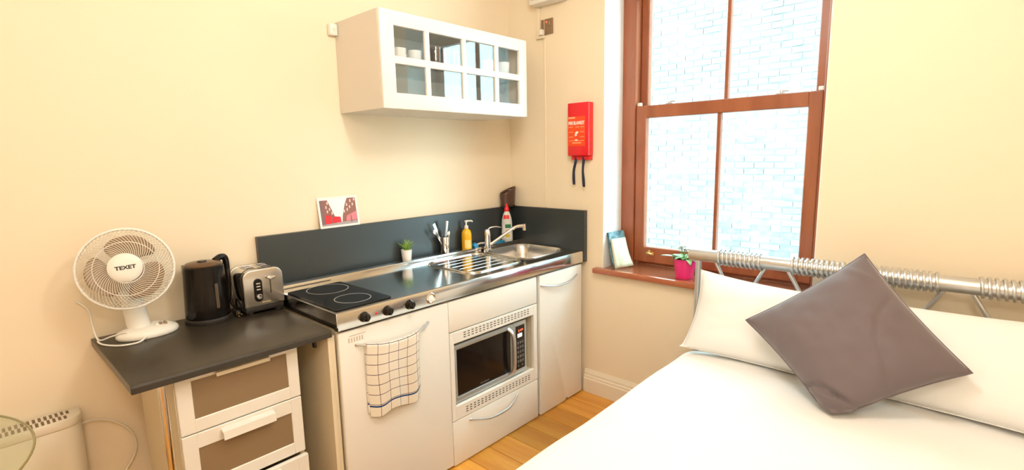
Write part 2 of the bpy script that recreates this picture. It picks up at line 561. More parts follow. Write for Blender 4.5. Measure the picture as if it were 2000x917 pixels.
# ------------------------------------------------------------------ pendant lamps, unseen, added to light the room
def pendant(LX, LY, LZC, label):
    lamp = thing('added_lamp', (LX, LY, LZC-0.15), label, 'lamp')
    B().lathe([(0, 0), (0.055, 0), (0.05, -0.025), (0, -0.03)], (LX, LY, RZ-0.001), 24).build('ceiling_rose', M_WPLAS, lamp)
    B().cyl((LX, LY, LZC+0.14), (LX, LY, RZ-0.02), 0.004, 8).build('flex', M_WPLAS, lamp)
    B().lathe([(0.15*math.sin(PI*k/16), -0.15*math.cos(PI*k/16)) for k in range(17)], (LX, LY, LZC), 32).build('globe', M_SHADE, lamp, smooth=80)
pendant(-1.45, -1.65, 2.42, 'added opal globe pendant lamp out of view over the bed')
pendant(-2.75, -2.55, 2.30, 'added opal globe fill lamp out of view by the back corner')  # unseen second lamp, added to even out the light

# ------------------------------------------------------------------ kitchen run
KL, KR, KF = -1.637, -0.033, -0.600          # steel top left, right, front
TZ = 0.900
# splashback
sp = B().box(-1.675, -0.032, -0.030, -0.001, 0.8455, 1.141, 0.002, 1).build('splashback', M_SPLASH, smooth=20)
tag(sp, 'long dark slate splashback along the wall behind the hob and sink', 'splashback')
sp = B().box(-0.031, -0.001, -0.616, -0.001, 0.83, 1.141, 0.002, 1).build('splashback', M_SPLASH, smooth=20)
tag(sp, 'short dark slate splashback on the window wall at the sink end', 'splashback')
ldg = thing('rear_ledge', (-0.85, -0.065, 0.872), 'narrow dark ledge behind the steel top carrying the soap and plant', 'ledge')
B().prism([(-0.0305, 0.902), (-0.046, 0.902), (-0.044, 0.912), (-0.038, 0.918), (-0.0305, 0.920)], -1.640, -0.05, 'x').build('bead_trim', M_SPLASH, ldg)
B().box(-1.640, -0.034, -0.0895, -0.0305, 0.872, 0.9015, 0.001, 1).build('board', M_SPLASH, ldg, smooth=20)

# steel sink top with hob
st = thing('steel_sink_top', (-0.83, -0.35, 0.83), 'stainless steel kitchenette top with two ring hob and inset sink', 'sink')
BX0, BX1, BY_0, BY_1 = -0.435, -0.075, -0.520, -0.150     # bowl
def bowl_rect(x, y, rx, ry, k, n):
    pass
# the sheet: a grid with a hole left for the bowl
def ring_pts(x0, x1, y0, y1, r, n=6):
    return rrect(x0, x1, y0, y1, r, n)
t = bmesh.new()
outer = [(KL, -0.100), (KL, KF), (KR, KF), (KR, -0.100)]
hole = ring_pts(BX0, BX1, BY_0, BY_1, 0.075, 7)
ov = [t.verts.new((p[0], p[1], TZ)) for p in outer]
hv = [t.verts.new((p[0], p[1], TZ)) for p in hole]
es = [t.edges.new((ov[i], ov[(i+1) % 4])) for i in range(4)]+[t.edges.new((hv[i], hv[(i+1) % len(hv)])) for i in range(len(hv))]
bmesh.ops.triangle_fill(t, use_beauty=True, use_dissolve=False, edges=es)
for f in t.faces:
    if f.normal.z < 0: f.normal_flip()
sh = B(); sh.merge(t)
# rolled front and left flank
pf = [(KF, TZ), (KF-0.006, TZ-0.002), (KF-0.009, TZ-0.008), (KF-0.009, 0.832), (KF-0.004, 0.828), (KF+0.02, 0.828), (KF+0.02, TZ-0.003), (KF, TZ-0.003)]
sh.prism(pf, KL, KR, 'x')
sh.box(KL-0.004, KL, KF-0.009, -0.100, 0.845, TZ+0.001, 0.001, 1)
sh.box(KL, KR, -0.100, -0.090, 0.872, 0.921, 0.003, 2)
so = sh.build('steel_sheet', M_STEEL, st, smooth=40)
bo = B()
def bowl(u, v):
    lv = [(0.0, 0.0), (0.004, 0.005), (0.010, -0.004), (0.020, -0.03), (0.030, -0.09), (0.045, -0.125), (0.085, -0.138), (0.15, -0.140)]
    k = v*(len(lv)-1)
    i = min(int(k), len(lv)-2); f = k-i
    ins = lv[i][0]*(1-f)+lv[i+1][0]*f; dz = lv[i][1]*(1-f)+lv[i+1][1]*f
    q = rrect(BX0-0.008+ins, BX1+0.008-ins, BY_0-0.008+ins, BY_1+0.008-ins, max(0.083-ins*0.5, 0.02), 7)
    p = q[int(round(u*len(q))) % len(q)]
    return (p[0], p[1], TZ+0.001+dz)
nq = len(rrect(0, 1, 0, 1, .1, 7))
bo.grid(bowl, nq, 15, closed_u=True)
bo.box(BX0+0.13, BX1-0.13, BY_0+0.13, BY_1-0.13, TZ-0.142, TZ-0.139)
bob = bo.build('bowl', M_STEELB, st, smooth=60)
B().lathe([(0, 0.004), (0.030, 0.004), (0.036, 0.002), (0.038, 0)], ((BX0+BX1)/2, (BY_0+BY_1)/2, TZ-0.139), 20).build('drain', M_CHROME, bob)
# drainer: raised rim and ridges
DX0, DX1, DY0, DY1 = -0.93, -0.475, -0.53, -0.155
rim = [(p[0], p[1], TZ+0.002) for p in rrect(DX0+0.05, DX1, DY0, DY1, 0.07, 6)]
k0 = 6
B().tube(rim, 0.0055, 8, closed=True).build('drainer_rim', M_STEEL, st)
for i in range(5):
    y = DY0+0.075+i*0.058
    B().tube([(DX0+0.075, y, TZ-0.003), (DX0+0.10, y, TZ-0.0008), (DX1-0.05, y, TZ-0.0008), (DX1-0.025, y, TZ-0.003)], 0.0024, 8).build('drainer_ridge', M_STEEL, st)
# hob
hob = B().prism(rrect(-1.625, -1.372, -0.578, -0.158, 0.012, 3), TZ+0.0005, TZ+0.005, 'z', 0.0015, 1).build('hob_glass', M_HOB, st, smooth=20)
for (cx, cy, r) in ((-1.482, -0.247, 0.088), (-1.490, -0.470, 0.073)):
    B().lathe([(r-0.0022, 0.0001), (r-0.0022, 0.0006), (r+0.0004, 0.0006), (r+0.0004, 0.0001), (r-0.0022, 0.0001)], (cx, cy, TZ+0.0048), 56).build('cooking_ring', M_RING, hob, smooth=0)
RX90 = Matrix.Rotation(PI/2, 4, 'X')
for x in (-1.526, -1.420, -1.311):
    kn = B().lathe([(0, 0.026), (0.011, 0.026), (0.0155, 0.023), (0.018, 0.012), (0.021, 0.003), (0.021, 0)], (0, 0, 0), 24, M=Matrix.Translation((x, KF-0.009, 0.862)) @ RX90).build('knob', M_BLACK, st)
    B().box(x-0.003, x+0.003, KF-0.039, KF-0.032, 0.848, 0.876, 0.001, 1).build('pointer', M_BLACKM, kn)
B().lathe([(0, 0.004), (0.004, 0.003), (0.005, 0)], (0, 0, 0), 12, M=Matrix.Translation((-1.470, KF-0.009, 0.862)) @ RX90).build('indicator_light', M_RED, st)
B().lathe([(0, 0.0015), (0.015, 0.002), (0.020, 0.006), (0.024, 0.004), (0.025, 0)], (0, 0, 0), 24, M=Matrix.Translation((-1.197, KF-0.009, 0.864)) @ RX90).build('blanking_cap', M_CHROME, st)

# mixer tap
tx, ty = -0.365, -0.128
tap = thing('mixer_tap', (tx, ty, TZ), 'chrome single lever mixer tap swung over the sink bowl', 'tap')
B().lathe([(0, 0), (0.026, 0), (0.026, 0.008), (0.021, 0.012), (0.020, 0.085), (0.022, 0.092), (0.021, 0.118), (0.014, 0.130), (0, 0.132)], (tx, ty, TZ+0.001), 24).build('tap_body', M_CHROME, tap)
sp0 = (tx+0.012, ty-0.012, TZ+0.035)
path = smoothpath([sp0, (tx+0.07, ty-0.045, TZ+0.075), (tx+0.135, ty-0.085, TZ+0.122), (tx+0.165, ty-0.10, TZ+0.136), (tx+0.20, ty-0.12, TZ+0.138)], 4)
so_ = B().tube(path, 0.0105, 12).build('spout', M_CHROME, tap)
e = Vector((tx+0.205, ty-0.122, TZ+0.140))
B().cyl(e+Vector((0, 0, 0.010)), e+Vector((0.002, -0.002, -0.030)), 0.014, 16).build('aerator', M_CHROME, so_)
B().tube(smoothpath([(tx, ty, TZ+0.126), (tx+0.02, ty-0.012, TZ+0.140), (tx+0.055, ty-0.03, TZ+0.142), (tx+0.078, ty-0.042, TZ+0.136)], 4), 0.007, 10, flat=0.6).build('lever', M_CHROME, tap)


def bow_handle(x0, x1, y, z, parent, sag=0.026, out=0.034):
    pts = []
    for i in range(17):
        s = i/16
        k = math.sin(PI*s)
        pts.append((x0+(x1-x0)*s, y-0.004-out*min(1.0, k*1.25), z-sag*k))
    b = B().tube(pts, [0.0045+0.0015*math.sin(PI*i/16) for i in range(17)], 8)
    for x in (x0, x1):
        b.box(x-0.006, x+0.006, y-0.006, y+0.0005, z-0.006, z+0.006, 0.002, 1)
    return b.build('handle', M_SILVER, parent)


DF = -0.600     # door face
# end panel + cupboard under the hob
ep = B().box(-1.670, -1.655, -0.585, -0.035, 0.002, 0.812, 0.001, 1)
ep.box(-1.655, -1.640, -0.580, -0.572, 0.002, 0.812)
tag(ep.build('end_panel', M_CREAM, smooth=20), 'tall cream end panel closing the gap beside the hob cupboard', 'panel')
hc = thing('kitchen_cupboard', (-1.36, -0.3, 0), 'white cupboard under the hob with a tea towel on its bow handle', 'cupboard')
b = B()
b.box(-1.632, -1.616, -0.578, -0.035, 0.10, 0.822); b.box(-1.108, -1.092, -0.578, -0.035, 0.10, 0.822)
b.box(-1.616, -1.108, -0.578, -0.035, 0.10, 0.116); b.box(-1.616, -1.108, -0.045, -0.035, 0.116, 0.822)
b.box(-1.632, -1.092, -0.53, -0.51, 0.002, 0.10)
b.build('body', M_CREAM, hc, smooth=0)
dr = B().box(-1.634, -1.0925, DF, DF+0.020, 0.012, 0.818, 0.006, 3).build('door', M_CABWHITE, hc, smooth=30)
bow_handle(-1.563, -1.213, DF, 0.757, dr)
lbl = B().box(-1.597, -1.527, DF-0.0006, DF, 0.770, 0.792).build('sticker', M_PRINTW, dr, smooth=0)
b = B()
M_FADE = mat('faded grey print', (0.52, 0.44, 0.36), 0.6)
for i in range(6):
    b.box(-1.594+i*0.0115, -1.590+i*0.0115, DF-0.0009, DF-0.0006, 0.771, 0.789)
b.box(-1.590, -1.520, DF-0.0009, DF-0.0002, 0.796, 0.7985)
b.build('print', M_FADE, lbl, smooth=0)

# microwave housing
mh = thing('microwave_cabinet', (-0.775, -0.3, 0), 'white housing unit with vented frame around the microwave and a drawer', 'cabinet')
b = B()
b.box(-1.088, -1.072, -0.578, -0.035, 0.10, 0.822); b.box(-0.482, -0.466, -0.578, -0.035, 0.10, 0.822)
b.box(-1.072, -0.482, -0.578, -0.035, 0.278, 0.294); b.box(-1.072, -0.482, -0.578, -0.035, 0.640, 0.656)
b.box(-1.072, -0.482, -0.578, -0.035, 0.10, 0.116); b.box(-1.072, -0.482, -0.045, -0.035, 0.116, 0.822)
b.box(-1.088, -0.466, -0.53, -0.51, 0.002, 0.10)
b.build('body', M_CREAM, mh, smooth=0)
B().box(-1.0905, -0.4625, DF, DF+0.020, 0.672, 0.818, 0.004, 2).build('fascia_panel', M_CABWHITE, mh, smooth=30)
OX0, OX1, OZ0, OZ1 = -1.066, -0.492, 0.303, 0.612
b = B()
b.box(-1.0905, OX0, DF, DF+0.020, 0.234, 0.668, 0.002, 1); b.box(OX1, -0.4625, DF, DF+0.020, 0.234, 0.668, 0.002, 1)
b.box(OX0-0.002, OX1+0.002, DF, DF+0.020, 0.234, OZ0, 0.002, 1); b.box(OX0-0.002, OX1+0.002, DF, DF+0.020, OZ1, 0.668, 0.002, 1)
vf = b.build('vent_frame', M_CABWHITE, mh, smooth=30)
b = B()
for zc in (0.640,):
    for r in range(3):
        for c in range(19):
            x = -1.005+c*0.0255
            b.box(x, x+0.013, DF-0.0012, DF+0.004, 0.628+r*0.0115, 0.6325+r*0.0115)
            if r < 3:
                x = -1.005+c*0.0255
                b.box(x, x+0.013, DF-0.0012, DF+0.004, 0.254+r*0.0115, 0.2585+r*0.0115)
b.build('vent_slots', mat('vent slot grey', (0.13, 0.12, 0.11), 0.6), vf, smooth=0, kind='stuff')
dw = B().box(-1.0905, -0.4625, DF, DF+0.020, 0.006, 0.230, 0.004, 2).build('drawer', M_CABWHITE, mh, smooth=30)
bow_handle(-0.982, -0.640, DF, 0.205, dw, sag=0.028)

# cupboard next to the window wall
fc = thing('kitchen_cupboard', (-0.24, -0.3, 0), 'narrow white cupboard with bow handle beside the skirting board', 'cupboard')
b = B()
b.box(-0.440, -0.426, -0.565, -0.035, 0.06, 0.822); b.box(-0.054, -0.040, -0.565, -0.035, 0.06, 0.822)
b.box(-0.426, -0.054, -0.565, -0.035, 0.06, 0.076); b.box(-0.426, -0.054, -0.045, -0.035, 0.076, 0.822)
b.box(-0.42, -0.06, -0.52, -0.50, 0.002, 0.06)
b.build('body', M_CABWHITE, fc, smooth=0)
pts = [(-0.440, 0.006), (-0.212, 0.006), (-0.206, 0.022), (-0.186, 0.022), (-0.180, 0.010), (-0.040, 0.010), (-0.040, 0.818), (-0.440, 0.818)]
fd = B().prism(pts, DF-0.002, DF+0.022, 'y', 0.003, 2).build('door', M_CABWHITE, fc, smooth=30)
bow_handle(-0.428, -0.095, DF-0.002, 0.763, fd, sag=0.022, out=0.02)
B().box(-0.208, -0.184, DF+0.004, DF+0.020, 0.004, 0.020, 0.003, 1).build('foot', M_FADE, fc)

# microwave
mw = thing('microwave_oven', (-0.79, -0.4, 0.294), 'silver microwave oven with black window in the white housing unit', 'microwave')
MX0, MX1, MZ0, MZ1 = -1.060, -0.535, 0.306, 0.596
MF = -0.572
B().box(MX0+0.004, MX1-0.004, MF+0.02, -0.20, MZ0, MZ1, 0.004, 1).build('body', M_MICRO, mw, smooth=30)
for x in (MX0+0.05, MX1-0.05):
    for y in (-0.53, -0.25):
        B().lathe([(0, 0), (0.014, 0), (0.016, 0.012), (0, 0.012)], (x, y, 0.2945), 12).build('foot', M_BLACKM, mw)
DXR = -0.640
b = B()
b.box(MX0, DXR, MF-0.012, MF+0.022, MZ0, MZ0+0.030, 0.004, 2); b.box(MX0, DXR, MF-0.012, MF+0.022, MZ1-0.026, MZ1, 0.004, 2)
b.box(MX0, MX0+0.022, MF-0.012, MF+0.022, MZ0+0.02, MZ1-0.02, 0.004, 2); b.box(DXR-0.020, DXR, MF-0.012, MF+0.022, MZ0+0.02, MZ1-0.02, 0.004, 2)
md = b.build('door', M_MICRO, mw, smooth=30)
B().box(MX0+0.020, DXR-0.018, MF-0.006, MF+0.018, MZ0+0.028, MZ1-0.024).build('door_window', M_MWIN, md, smooth=0)
B().box(MX0+0.017, DXR-0.080, MF-0.0075, MF-0.006, MZ0+0.030, MZ0+0.032).build('window_line', M_GREYBTN, md, smooth=0)
B().tube(smoothpath([(DXR-0.040, MF-0.010, MZ0+0.018), (DXR-0.028, MF-0.036, MZ0+0.050), (DXR-0.026, MF-0.040, (MZ0+MZ1)/2), (DXR-0.028, MF-0.036, MZ1-0.05), (DXR-0.040, MF-0.010, MZ1-0.016)], 5), 0.014, 10, flat=0.75).build('door_handle', M_SILVER, md)
B().box(DXR+0.001, MX1, MF-0.010, MF+0.022, MZ0, MZ1, 0.004, 2).build('panel_surround', M_MICRO, mw, smooth=30)
cp = B().box(DXR+0.018, MX1-0.016, MF-0.0115, MF-0.009, MZ0+0.026, MZ1-0.022).build('control_panel', M_MWIN, mw, smooth=0)
B().box(DXR+0.032, MX1-0.038, MF-0.0125, MF-0.0115, MZ1-0.086, MZ1-0.066).build('display', M_LED, cp, smooth=0)
b = B()
for k, w in enumerate((0.006, 0.010, 0.008)):
    b.box(DXR+0.040+k*0.014, DXR+0.040+k*0.014+w, MF-0.0125, MF-0.0115, MZ1-0.058+0.003*k, MZ1-0.044)
b.build('indicator_lights', M_LEDR, cp, smooth=0)
for r in range(5):
    for c in range(3):
        x = DXR+0.028+c*0.019; zz = MZ0+0.062+r*0.026
        B().box(x, x+0.013, MF-0.0125, MF-0.0115, zz, zz+0.015).build('button', M_GREYBTN, cp, smooth=0)
for c, m in ((0, M_LEDR), (1, M_PRINTP)):
    x = DXR+0.030+c*0.032
    B().lathe([(0, 0.001), (0.005, 0.001), (0.0055, 0)], (0, 0, 0), 12, M=Matrix.Translation((x+0.006, MF-0.0115, MZ0+0.044)) @ RX90).build('button', M_GREYBTN, cp)
b = B()
for k in range(6):
    b.box(-0.885+k*0.011, -0.877+k*0.011, MF-0.0066, MF-0.006, MZ0+0.041, MZ0+0.047)
b.build('print', M_GREYBTN, md, smooth=0)

# tea towel over the cupboard handle
M_TOWEL = mat('checked towel', (0.84, 0.79, 0.70), 0.9, spec=0.1, bump=(260, 0.4, 0.001))
nt = M_TOWEL.node_tree
p = nt.nodes['Principled BSDF']
uv = nt.nodes.new('ShaderNodeTexCoord')
sep = nt.nodes.new('ShaderNodeSeparateXYZ')
nt.links.new(uv.outputs['UV'], sep.inputs[0])
def mth(op, a, bb, c=None):
    n = nt.nodes.new('ShaderNodeMath'); n.operation = op
    for i, vv in enumerate((a, bb, c)):
        if vv is None: continue
        if isinstance(vv, (int, float)): n.inputs[i].default_value = vv
        else: nt.links.new(vv, n.inputs[i])
    return n.outputs[0]
def lines(c, cnt, w, off):
    fr = mth('FRACT', mth('MULTIPLY_ADD', c, cnt, off), 0)
    return mth('LESS_THAN', mth('ABSOLUTE', mth('SUBTRACT', fr, 0.5), 0), w)
hl = lines(sep.outputs[1], 7.4, 0.030, 0.35)
vl = lines(sep.outputs[0], 5.3, 0.026, 0.6)
low = mth('LESS_THAN', mth('ABSOLUTE', mth('SUBTRACT', sep.outputs[1], 0.855), 0), 0.011)
top = mth('LESS_THAN', sep.outputs[1], 0.86)
hl = mth('MULTIPLY', hl, top)
def mixc(fac, a, col):
    n = nt.nodes.new('ShaderNodeMix'); n.data_type = 'RGBA'
    nt.links.new(fac, n.inputs[0])
    if isinstance(a, tuple): n.inputs[6].default_value = (*a, 1)
    else: nt.links.new(a, n.inputs[6])
    n.inputs[7].default_value = (*col, 1)
    return n.outputs[2]
c1 = mixc(vl, (0.84, 0.79, 0.70), (0.30, 0.20, 0.22))
c1 = mixc(hl, c1, (0.10, 0.06, 0.12))
c1 = mixc(low, c1, (0.02, 0.06, 0.20))
nt.links.new(c1, p.inputs['Base Color'])

def towel(u, v):
    # u across, v from top (over handle) down to the hem
    x = -1.530+0.242*u - 0.004*math.sin(v*5)
    zt = 0.7545 - 0.026*math.sin(PI*min(1, max(0, (x+1.563)/0.35)))
    drop = 0.298 + 0.012*math.sin(u*9+0.6) - 0.012*u
    s = v*(drop+0.012)
    yh = -0.604-0.034*min(1, 1.25*math.sin(PI*min(1, max(0, (x+1.563)/0.35))))
    if s < 0.012:
        a = s/0.012*PI/2
        return (x, yh-0.009*math.sin(a)+0.002, zt+0.008*math.cos(a)+0.001)
    d = s-0.012
    y = yh-0.007+0.004*math.sin(u*11+1.0)*min(1, d*5)+0.006*math.sin(u*17+2.1)*min(1, d*3.0)
    y += 0.020*min(1, d/0.30)
    return (x+0.010*(u-0.5)*d*-1.5, min(y, -0.6065), zt-d+0.001)
tw = B()
tw.grid(towel, 41, 61, uv=True)
def towel_back(u, v):
    x = -1.532+0.226*u
    k = min(1, max(0, (x+1.563)/0.35))
    zt = 0.7545-0.026*math.sin(PI*k)
    yh = -0.604-0.034*min(1, 1.25*math.sin(PI*k))
    return (x, min(-0.6045, yh+0.009+v*0.022), zt+0.009-v*0.30)
tb = tw.build('tea_towel', M_TOWEL, smooth=80)
tag(tb, 'white checked tea towel with dark lines hanging over the cupboard handle', 'towel')
solidify(tb, 0.0025, 0)
bk = B(); bk.grid(towel_back, 21, 20, uv=True)
bko = bk.build('back_fold', M_TOWEL, tb, smooth=80)
solidify(bko, 0.002, 0)

# ------------------------------------------------------------------ low worktop and drawer chest on the left
LZ = 0.844
wt = thing('worktop', (-1.96, -0.3, 0.816), 'black laminate worktop carrying the fan, kettle and toaster', 'worktop')
B().prism([(-0.004, LZ-0.028), (-0.004, LZ), (-0.592, LZ), (-0.600, LZ-0.003), (-0.604, LZ-0.010), (-0.604, LZ-0.028)], -2.275, -1.660, 'x', 0.0015, 1).build('board', M_BLACKLAM, wt, smooth=25)
B().cyl((-2.192, -0.552, 0.0), (-2.192, -0.552, LZ-0.028), 0.012, 20).lathe([(0, 0), (0.022, 0), (0.022, 0.010), (0.012, 0.014)], (-2.192, -0.552, 0), 20).build('leg', M_CHROME, wt)
B().box(-1.710, -1.700, -0.56, -0.54, 0.775, 0.8155, 0.002, 1).build('bracket', M_BLACKM, wt)

dc = thing('drawer_chest', (-1.965, -0.3, 0), 'white drawer chest with ribbed brown fronts under the black worktop', 'drawers')
CX0, CX1, CF = -2.160, -1.770, -0.552
b = B()
b.box(CX0, CX0+0.016, CF+0.018, -0.06, 0.02, 0.812); b.box(CX1-0.016, CX1, CF+0.018, -0.06, 0.02, 0.812)
b.box(CX0+0.016, CX1-0.016, CF+0.018, -0.06, 0.796, 0.812); b.box(CX0+0.016, CX1-0.016, CF+0.018, -0.06, 0.02, 0.036)
b.box(CX0+0.016, CX1-0.016, -0.068, -0.06, 0.036, 0.796)
for x in (CX0+0.03, CX1-0.03):
    for y in (CF+0.05, -0.1):
        b.box(x-0.015, x+0.015, y-0.015, y+0.015, 0.0005, 0.022)
b.build('body', M_CREAM, dc, smooth=0)
for i, (z0, z1) in enumerate(((0.613, 0.808), (0.395, 0.609), (0.205, 0.388), (0.03, 0.200))):
    f = CF - (0.020 if i == 2 else 0.0)
    pz0, pz1 = z0+0.044, z1-(0.022 if i == 0 else 0.052)
    b = B()
    b.box(CX0+0.002, CX0+0.046, f, f+0.018, z0, z1, 0.002, 1); b.box(CX1-0.042, CX1-0.002, f, f+0.018, z0, z1, 0.002, 1)
    b.box(CX0+0.044, CX1-0.040, f, f+0.018, z0, pz0, 0.002, 1); b.box(CX0+0.044, CX1-0.040, f, f+0.018, pz1, z1, 0.002, 1)
    d = b.build('drawer', M_WHITE, dc, smooth=25)
    B().box(CX0+0.044, CX1-0.040, f+0.004, f+0.012, pz0-0.002, pz1+0.002).build('front_panel', M_MESHP, d, smooth=0)
    if i:
        hz = z1-0.024
        B().prism([(f+0.002, hz+0.012), (f-0.022, hz+0.006), (f-0.024, hz-0.022), (f-0.020, hz-0.024), (f-0.017, hz-0.002), (f+0.002, hz+0.004)], -2.045, -1.875, 'x', 0.001, 1).build('handle', M_WPLAS, d, smooth=25)
    else:
        B().prism([(f+0.002, 0.800), (f-0.016, 0.796), (f-0.018, 0.784), (f-0.014, 0.783), (f-0.012, 0.791), (f+0.002, 0.794)], -2.045, -1.875, 'x', 0.001, 1).build('handle', M_CREAM, d, smooth=25)

# ------------------------------------------------------------------ wall cabinet
wc = thing('wall_cabinet', (-0.74, -0.19, 1.69), 'white wall cabinet with eight pane glazed door above the sink', 'cabinet')
GX0, GX1, GF, GZ0, GZ1 = -1.222, -0.257, -0.374, 1.690, 2.111
b = B()
b.box(GX0, GX0+0.018, GF+0.022, -0.002, GZ0, GZ1, 0.001, 1); b.box(GX1-0.018, GX1, GF+0.022, -0.002, GZ0, GZ1, 0.001, 1)
b.box(GX0+0.018, GX1-0.018, GF+0.022, -0.002, GZ0, GZ0+0.018); b.box(GX0+0.018, GX1-0.018, GF+0.022, -0.002, GZ1-0.018, GZ1)
b.build('body', mat('pale grey cream foil', (0.74, 0.69, 0.62), 0.45), wc, smooth=20)
B().box(GX0+0.018, GX1-0.018, -0.010, -0.002, GZ0+0.018, GZ1-0.018).build('back_board', M_CABIN, wc, smooth=0)
B().box(GX0+0.019, GX1-0.019, GF+0.05, -0.012, 1.888, 1.895).build('shelf', M_SHELFGLASS, wc, smooth=0)
xs = [(-1.150, -0.978), (-0.951, -0.744), (-0.718, -0.512), (-0.484, -0.318)]
zs = [(1.760, 1.887), (1.920, 2.049)]
b = B()
b.box(GX0, xs[0][0], GF, GF+0.021, GZ0, GZ1, 0.003, 2); b.box(xs[-1][1], GX1, GF, GF+0.021, GZ0, GZ1, 0.003, 2)
b.box(xs[0][0]-0.003, xs[-1][1]+0.003, GF, GF+0.021, GZ0, zs[0][0], 0.003, 2); b.box(xs[0][0]-0.003, xs[-1][1]+0.003, GF, GF+0.021, zs[1][1], GZ1, 0.003, 2)
gd = b.build('door', M_CABWHITE, wc, smooth=30)
B().box(xs[0][0]-0.002, xs[-1][1]+0.002, GF+0.001, GF+0.018, zs[0][1], zs[1][0], 0.003, 2).build('glazing_bar', M_CABWHITE, gd, smooth=30)
for a, c in zip(xs[:-1], xs[1:]):
    for zz in zs:
        B().box(a[1], c[0], GF+0.0015, GF+0.0175, zz[0]-0.002, zz[1]+0.002, 0.003, 2).build('glazing_bar', M_CABWHITE, gd, smooth=30)
for a in xs:
    for zz in zs:
        B().box(a[0]-0.004, a[1]+0.004, GF+0.010, GF+0.013, zz[0]-0.004, zz[1]+0.004).build('pane', M_CABGLASS, gd, smooth=0)


def cup(x, y, z, label, r=0.034, h=0.078, ang=0.0):
    c = thing('cup', (x, y, z), label, 'cup', 'white cups in the wall cabinet')
    B().lathe([(0, 0), (r*0.72, 0), (r*0.78, 0.004), (r*0.95, h*0.45), (r, h), (r-0.003, h), (r*0.90, h*0.45), (r*0.7, 0.008), (0, 0.007)], (x, y, z), 20).build('body', M_CUP, c)
    pts = [(x+math.cos(ang)*(r*0.9+0.022*math.sin(PI*k/8)), y+math.sin(ang)*(r*0.9+0.022*math.sin(PI*k/8)), z+h*0.22+h*0.6*k/8) for k in range(9)]
    B().tube(pts, 0.004, 8).build('handle', M_CUP, c)
cup(-1.065, -0.285, 1.8955, 'white cup on the glass shelf nearest the cabinet end', ang=0.6)
cup(-0.975, -0.285, 1.8955, 'second white cup from the left on the glass shelf', ang=2.6)
cup(-0.455, -0.28, 1.8955, 'white mug behind the third column of cabinet panes', 0.042, 0.095, ang=0.3)
cup(-0.355, -0.28, 1.8955, 'white mug at the window end of the glass shelf', 0.042, 0.095, ang=2.4)
for i, x in enumerate((-0.83, -0.76, -0.69)):
    g = B().lathe([(0, 0), (0.024, 0), (0.026, 0.003), (0.031, 0.115), (0.0295, 0.115), (0.0245, 0.008), (0, 0.007)], (x, -0.27+0.01*i, 1.8955), 20).build('drinking_glass', M_TUMBLER)
    tag(g, ('clear tall tumbler left of its two neighbours on the cabinet shelf', 'clear tall tumbler between two others on the cabinet shelf', 'clear tall tumbler nearest the white mugs on the cabinet shelf')[i], 'glass', 'tumblers in the wall cabinet')
bb = B().lathe([(0, 0), (0.04, 0), (0.044, 0.004), (0.075, 0.045), (0.080, 0.060), (0.077, 0.060), (0.070, 0.044), (0.04, 0.008), (0, 0.007)], (-0.36, -0.25, 1.7085), 24).build('bowl', M_BLUE)
tag(bb, 'small blue bowl at the right end of the lower cabinet compartment', 'bowl')
b = B().box(-1.262, -1.224, -0.030, -0.001, 2.048, 2.100, 0.004, 2)
wb = tag(b.build('junction_box', M_CABWHITE), 'small white junction box at the upper left of the wall cabinet', 'junction box')
B().lathe([(0, 0.002), (0.004, 0.002), (0.004, 0)], (0, 0, 0), 10, M=Matrix.Translation((-1.243, -0.030, 2.074)) @ RX90).build('screw', M_CREAM, wb)
# ------------------------------------------------------------------ desk fan
HC = Vector((-2.168, -0.150, 1.105))                 # centre of the cage
n_ = (CAM-HC).normalized()
xa = Vector((0, 0, 1)).cross(n_).normalized()
ya = n_.cross(xa)
FM = Matrix((xa, ya, n_)).transposed().to_4x4(); FM.translation = HC
FB = Vector((-2.122, -0.104, LZ))
fan = thing('desk_fan', FB, 'white desk fan with round wire cage and brown blades on the black worktop', 'fan')
b = B()
b.lathe([(0, 0.0), (0.97, 0.0), (1.0, 0.10), (1.0, 0.35), (0.93, 0.62), (0.70, 0.88), (0.30, 1.0), (0, 1.0)], (0, 0, 0), 40, M=Matrix.Translation(FB) @ Matrix.Diagonal((0.098, 0.074, 0.036, 1)))
base = b.build('base', M_WPLAS, fan, smooth=60)
for k, (dx, m) in enumerate(((0.038, M_FANBLADE), (0.052, M_FANBLADE), (0.024, M_WPLAS))):
    B().box(FB.x+dx-0.005, FB.x+dx+0.005, FB.y-0.030-0.002*k, FB.y-0.012, LZ+0.026, LZ+0.040, 0.002, 1).build('button', m, base)
b = B()
b.tube(smoothpath([(FB.x-0.022, FB.y+0.010, LZ+0.028), (FB.x-0.027, FB.y+0.012, LZ+0.08), (FB.x-0.032, FB.y+0.014, LZ+0.14), (HC.x+0.008, HC.y+0.065, HC.z-0.08), (HC.x+0.006, HC.y+0.062, HC.z-0.02)], 4), [0.036]*6+[0.034]*6+[0.032]*5, 20)
b.build('neck', M_WPLAS, fan, smooth=60)
B().lathe([(0, -0.085), (0.030, -0.082), (0.045, -0.070), (0.052, -0.045), (0.052, -0.024), (0, -0.020)], (0, 0, 0), 28, M=FM).build('motor_housing', M_WPLAS, fan)
R_ = 0.1395
def cage(zr, zc, sweep, rin, nw=64, wr=0.0009):
    b = B()
    for k in range(nw):
        a0 = 2*PI*k/nw
        pts = []
        for i in range(7):
            s = i/6
            r = rin+(R_-rin)*s
            a = a0+sweep*s
            z = zc+(zr-zc)*(s**2.2)
            pts.append((r*math.cos(a), r*math.sin(a), z))
        b.tube(pts, wr, 4, cap=False)
    for rr, s in ((rin+0.002, 0.0), (rin+(R_-rin)*0.5, 0.5)):
        b.tube([(rr*math.cos(2*PI*q/48), rr*math.sin(2*PI*q/48), zc+(zr-zc)*(s**2.2)) for q in range(48)], 0.0013, 5, closed=True)
    return b
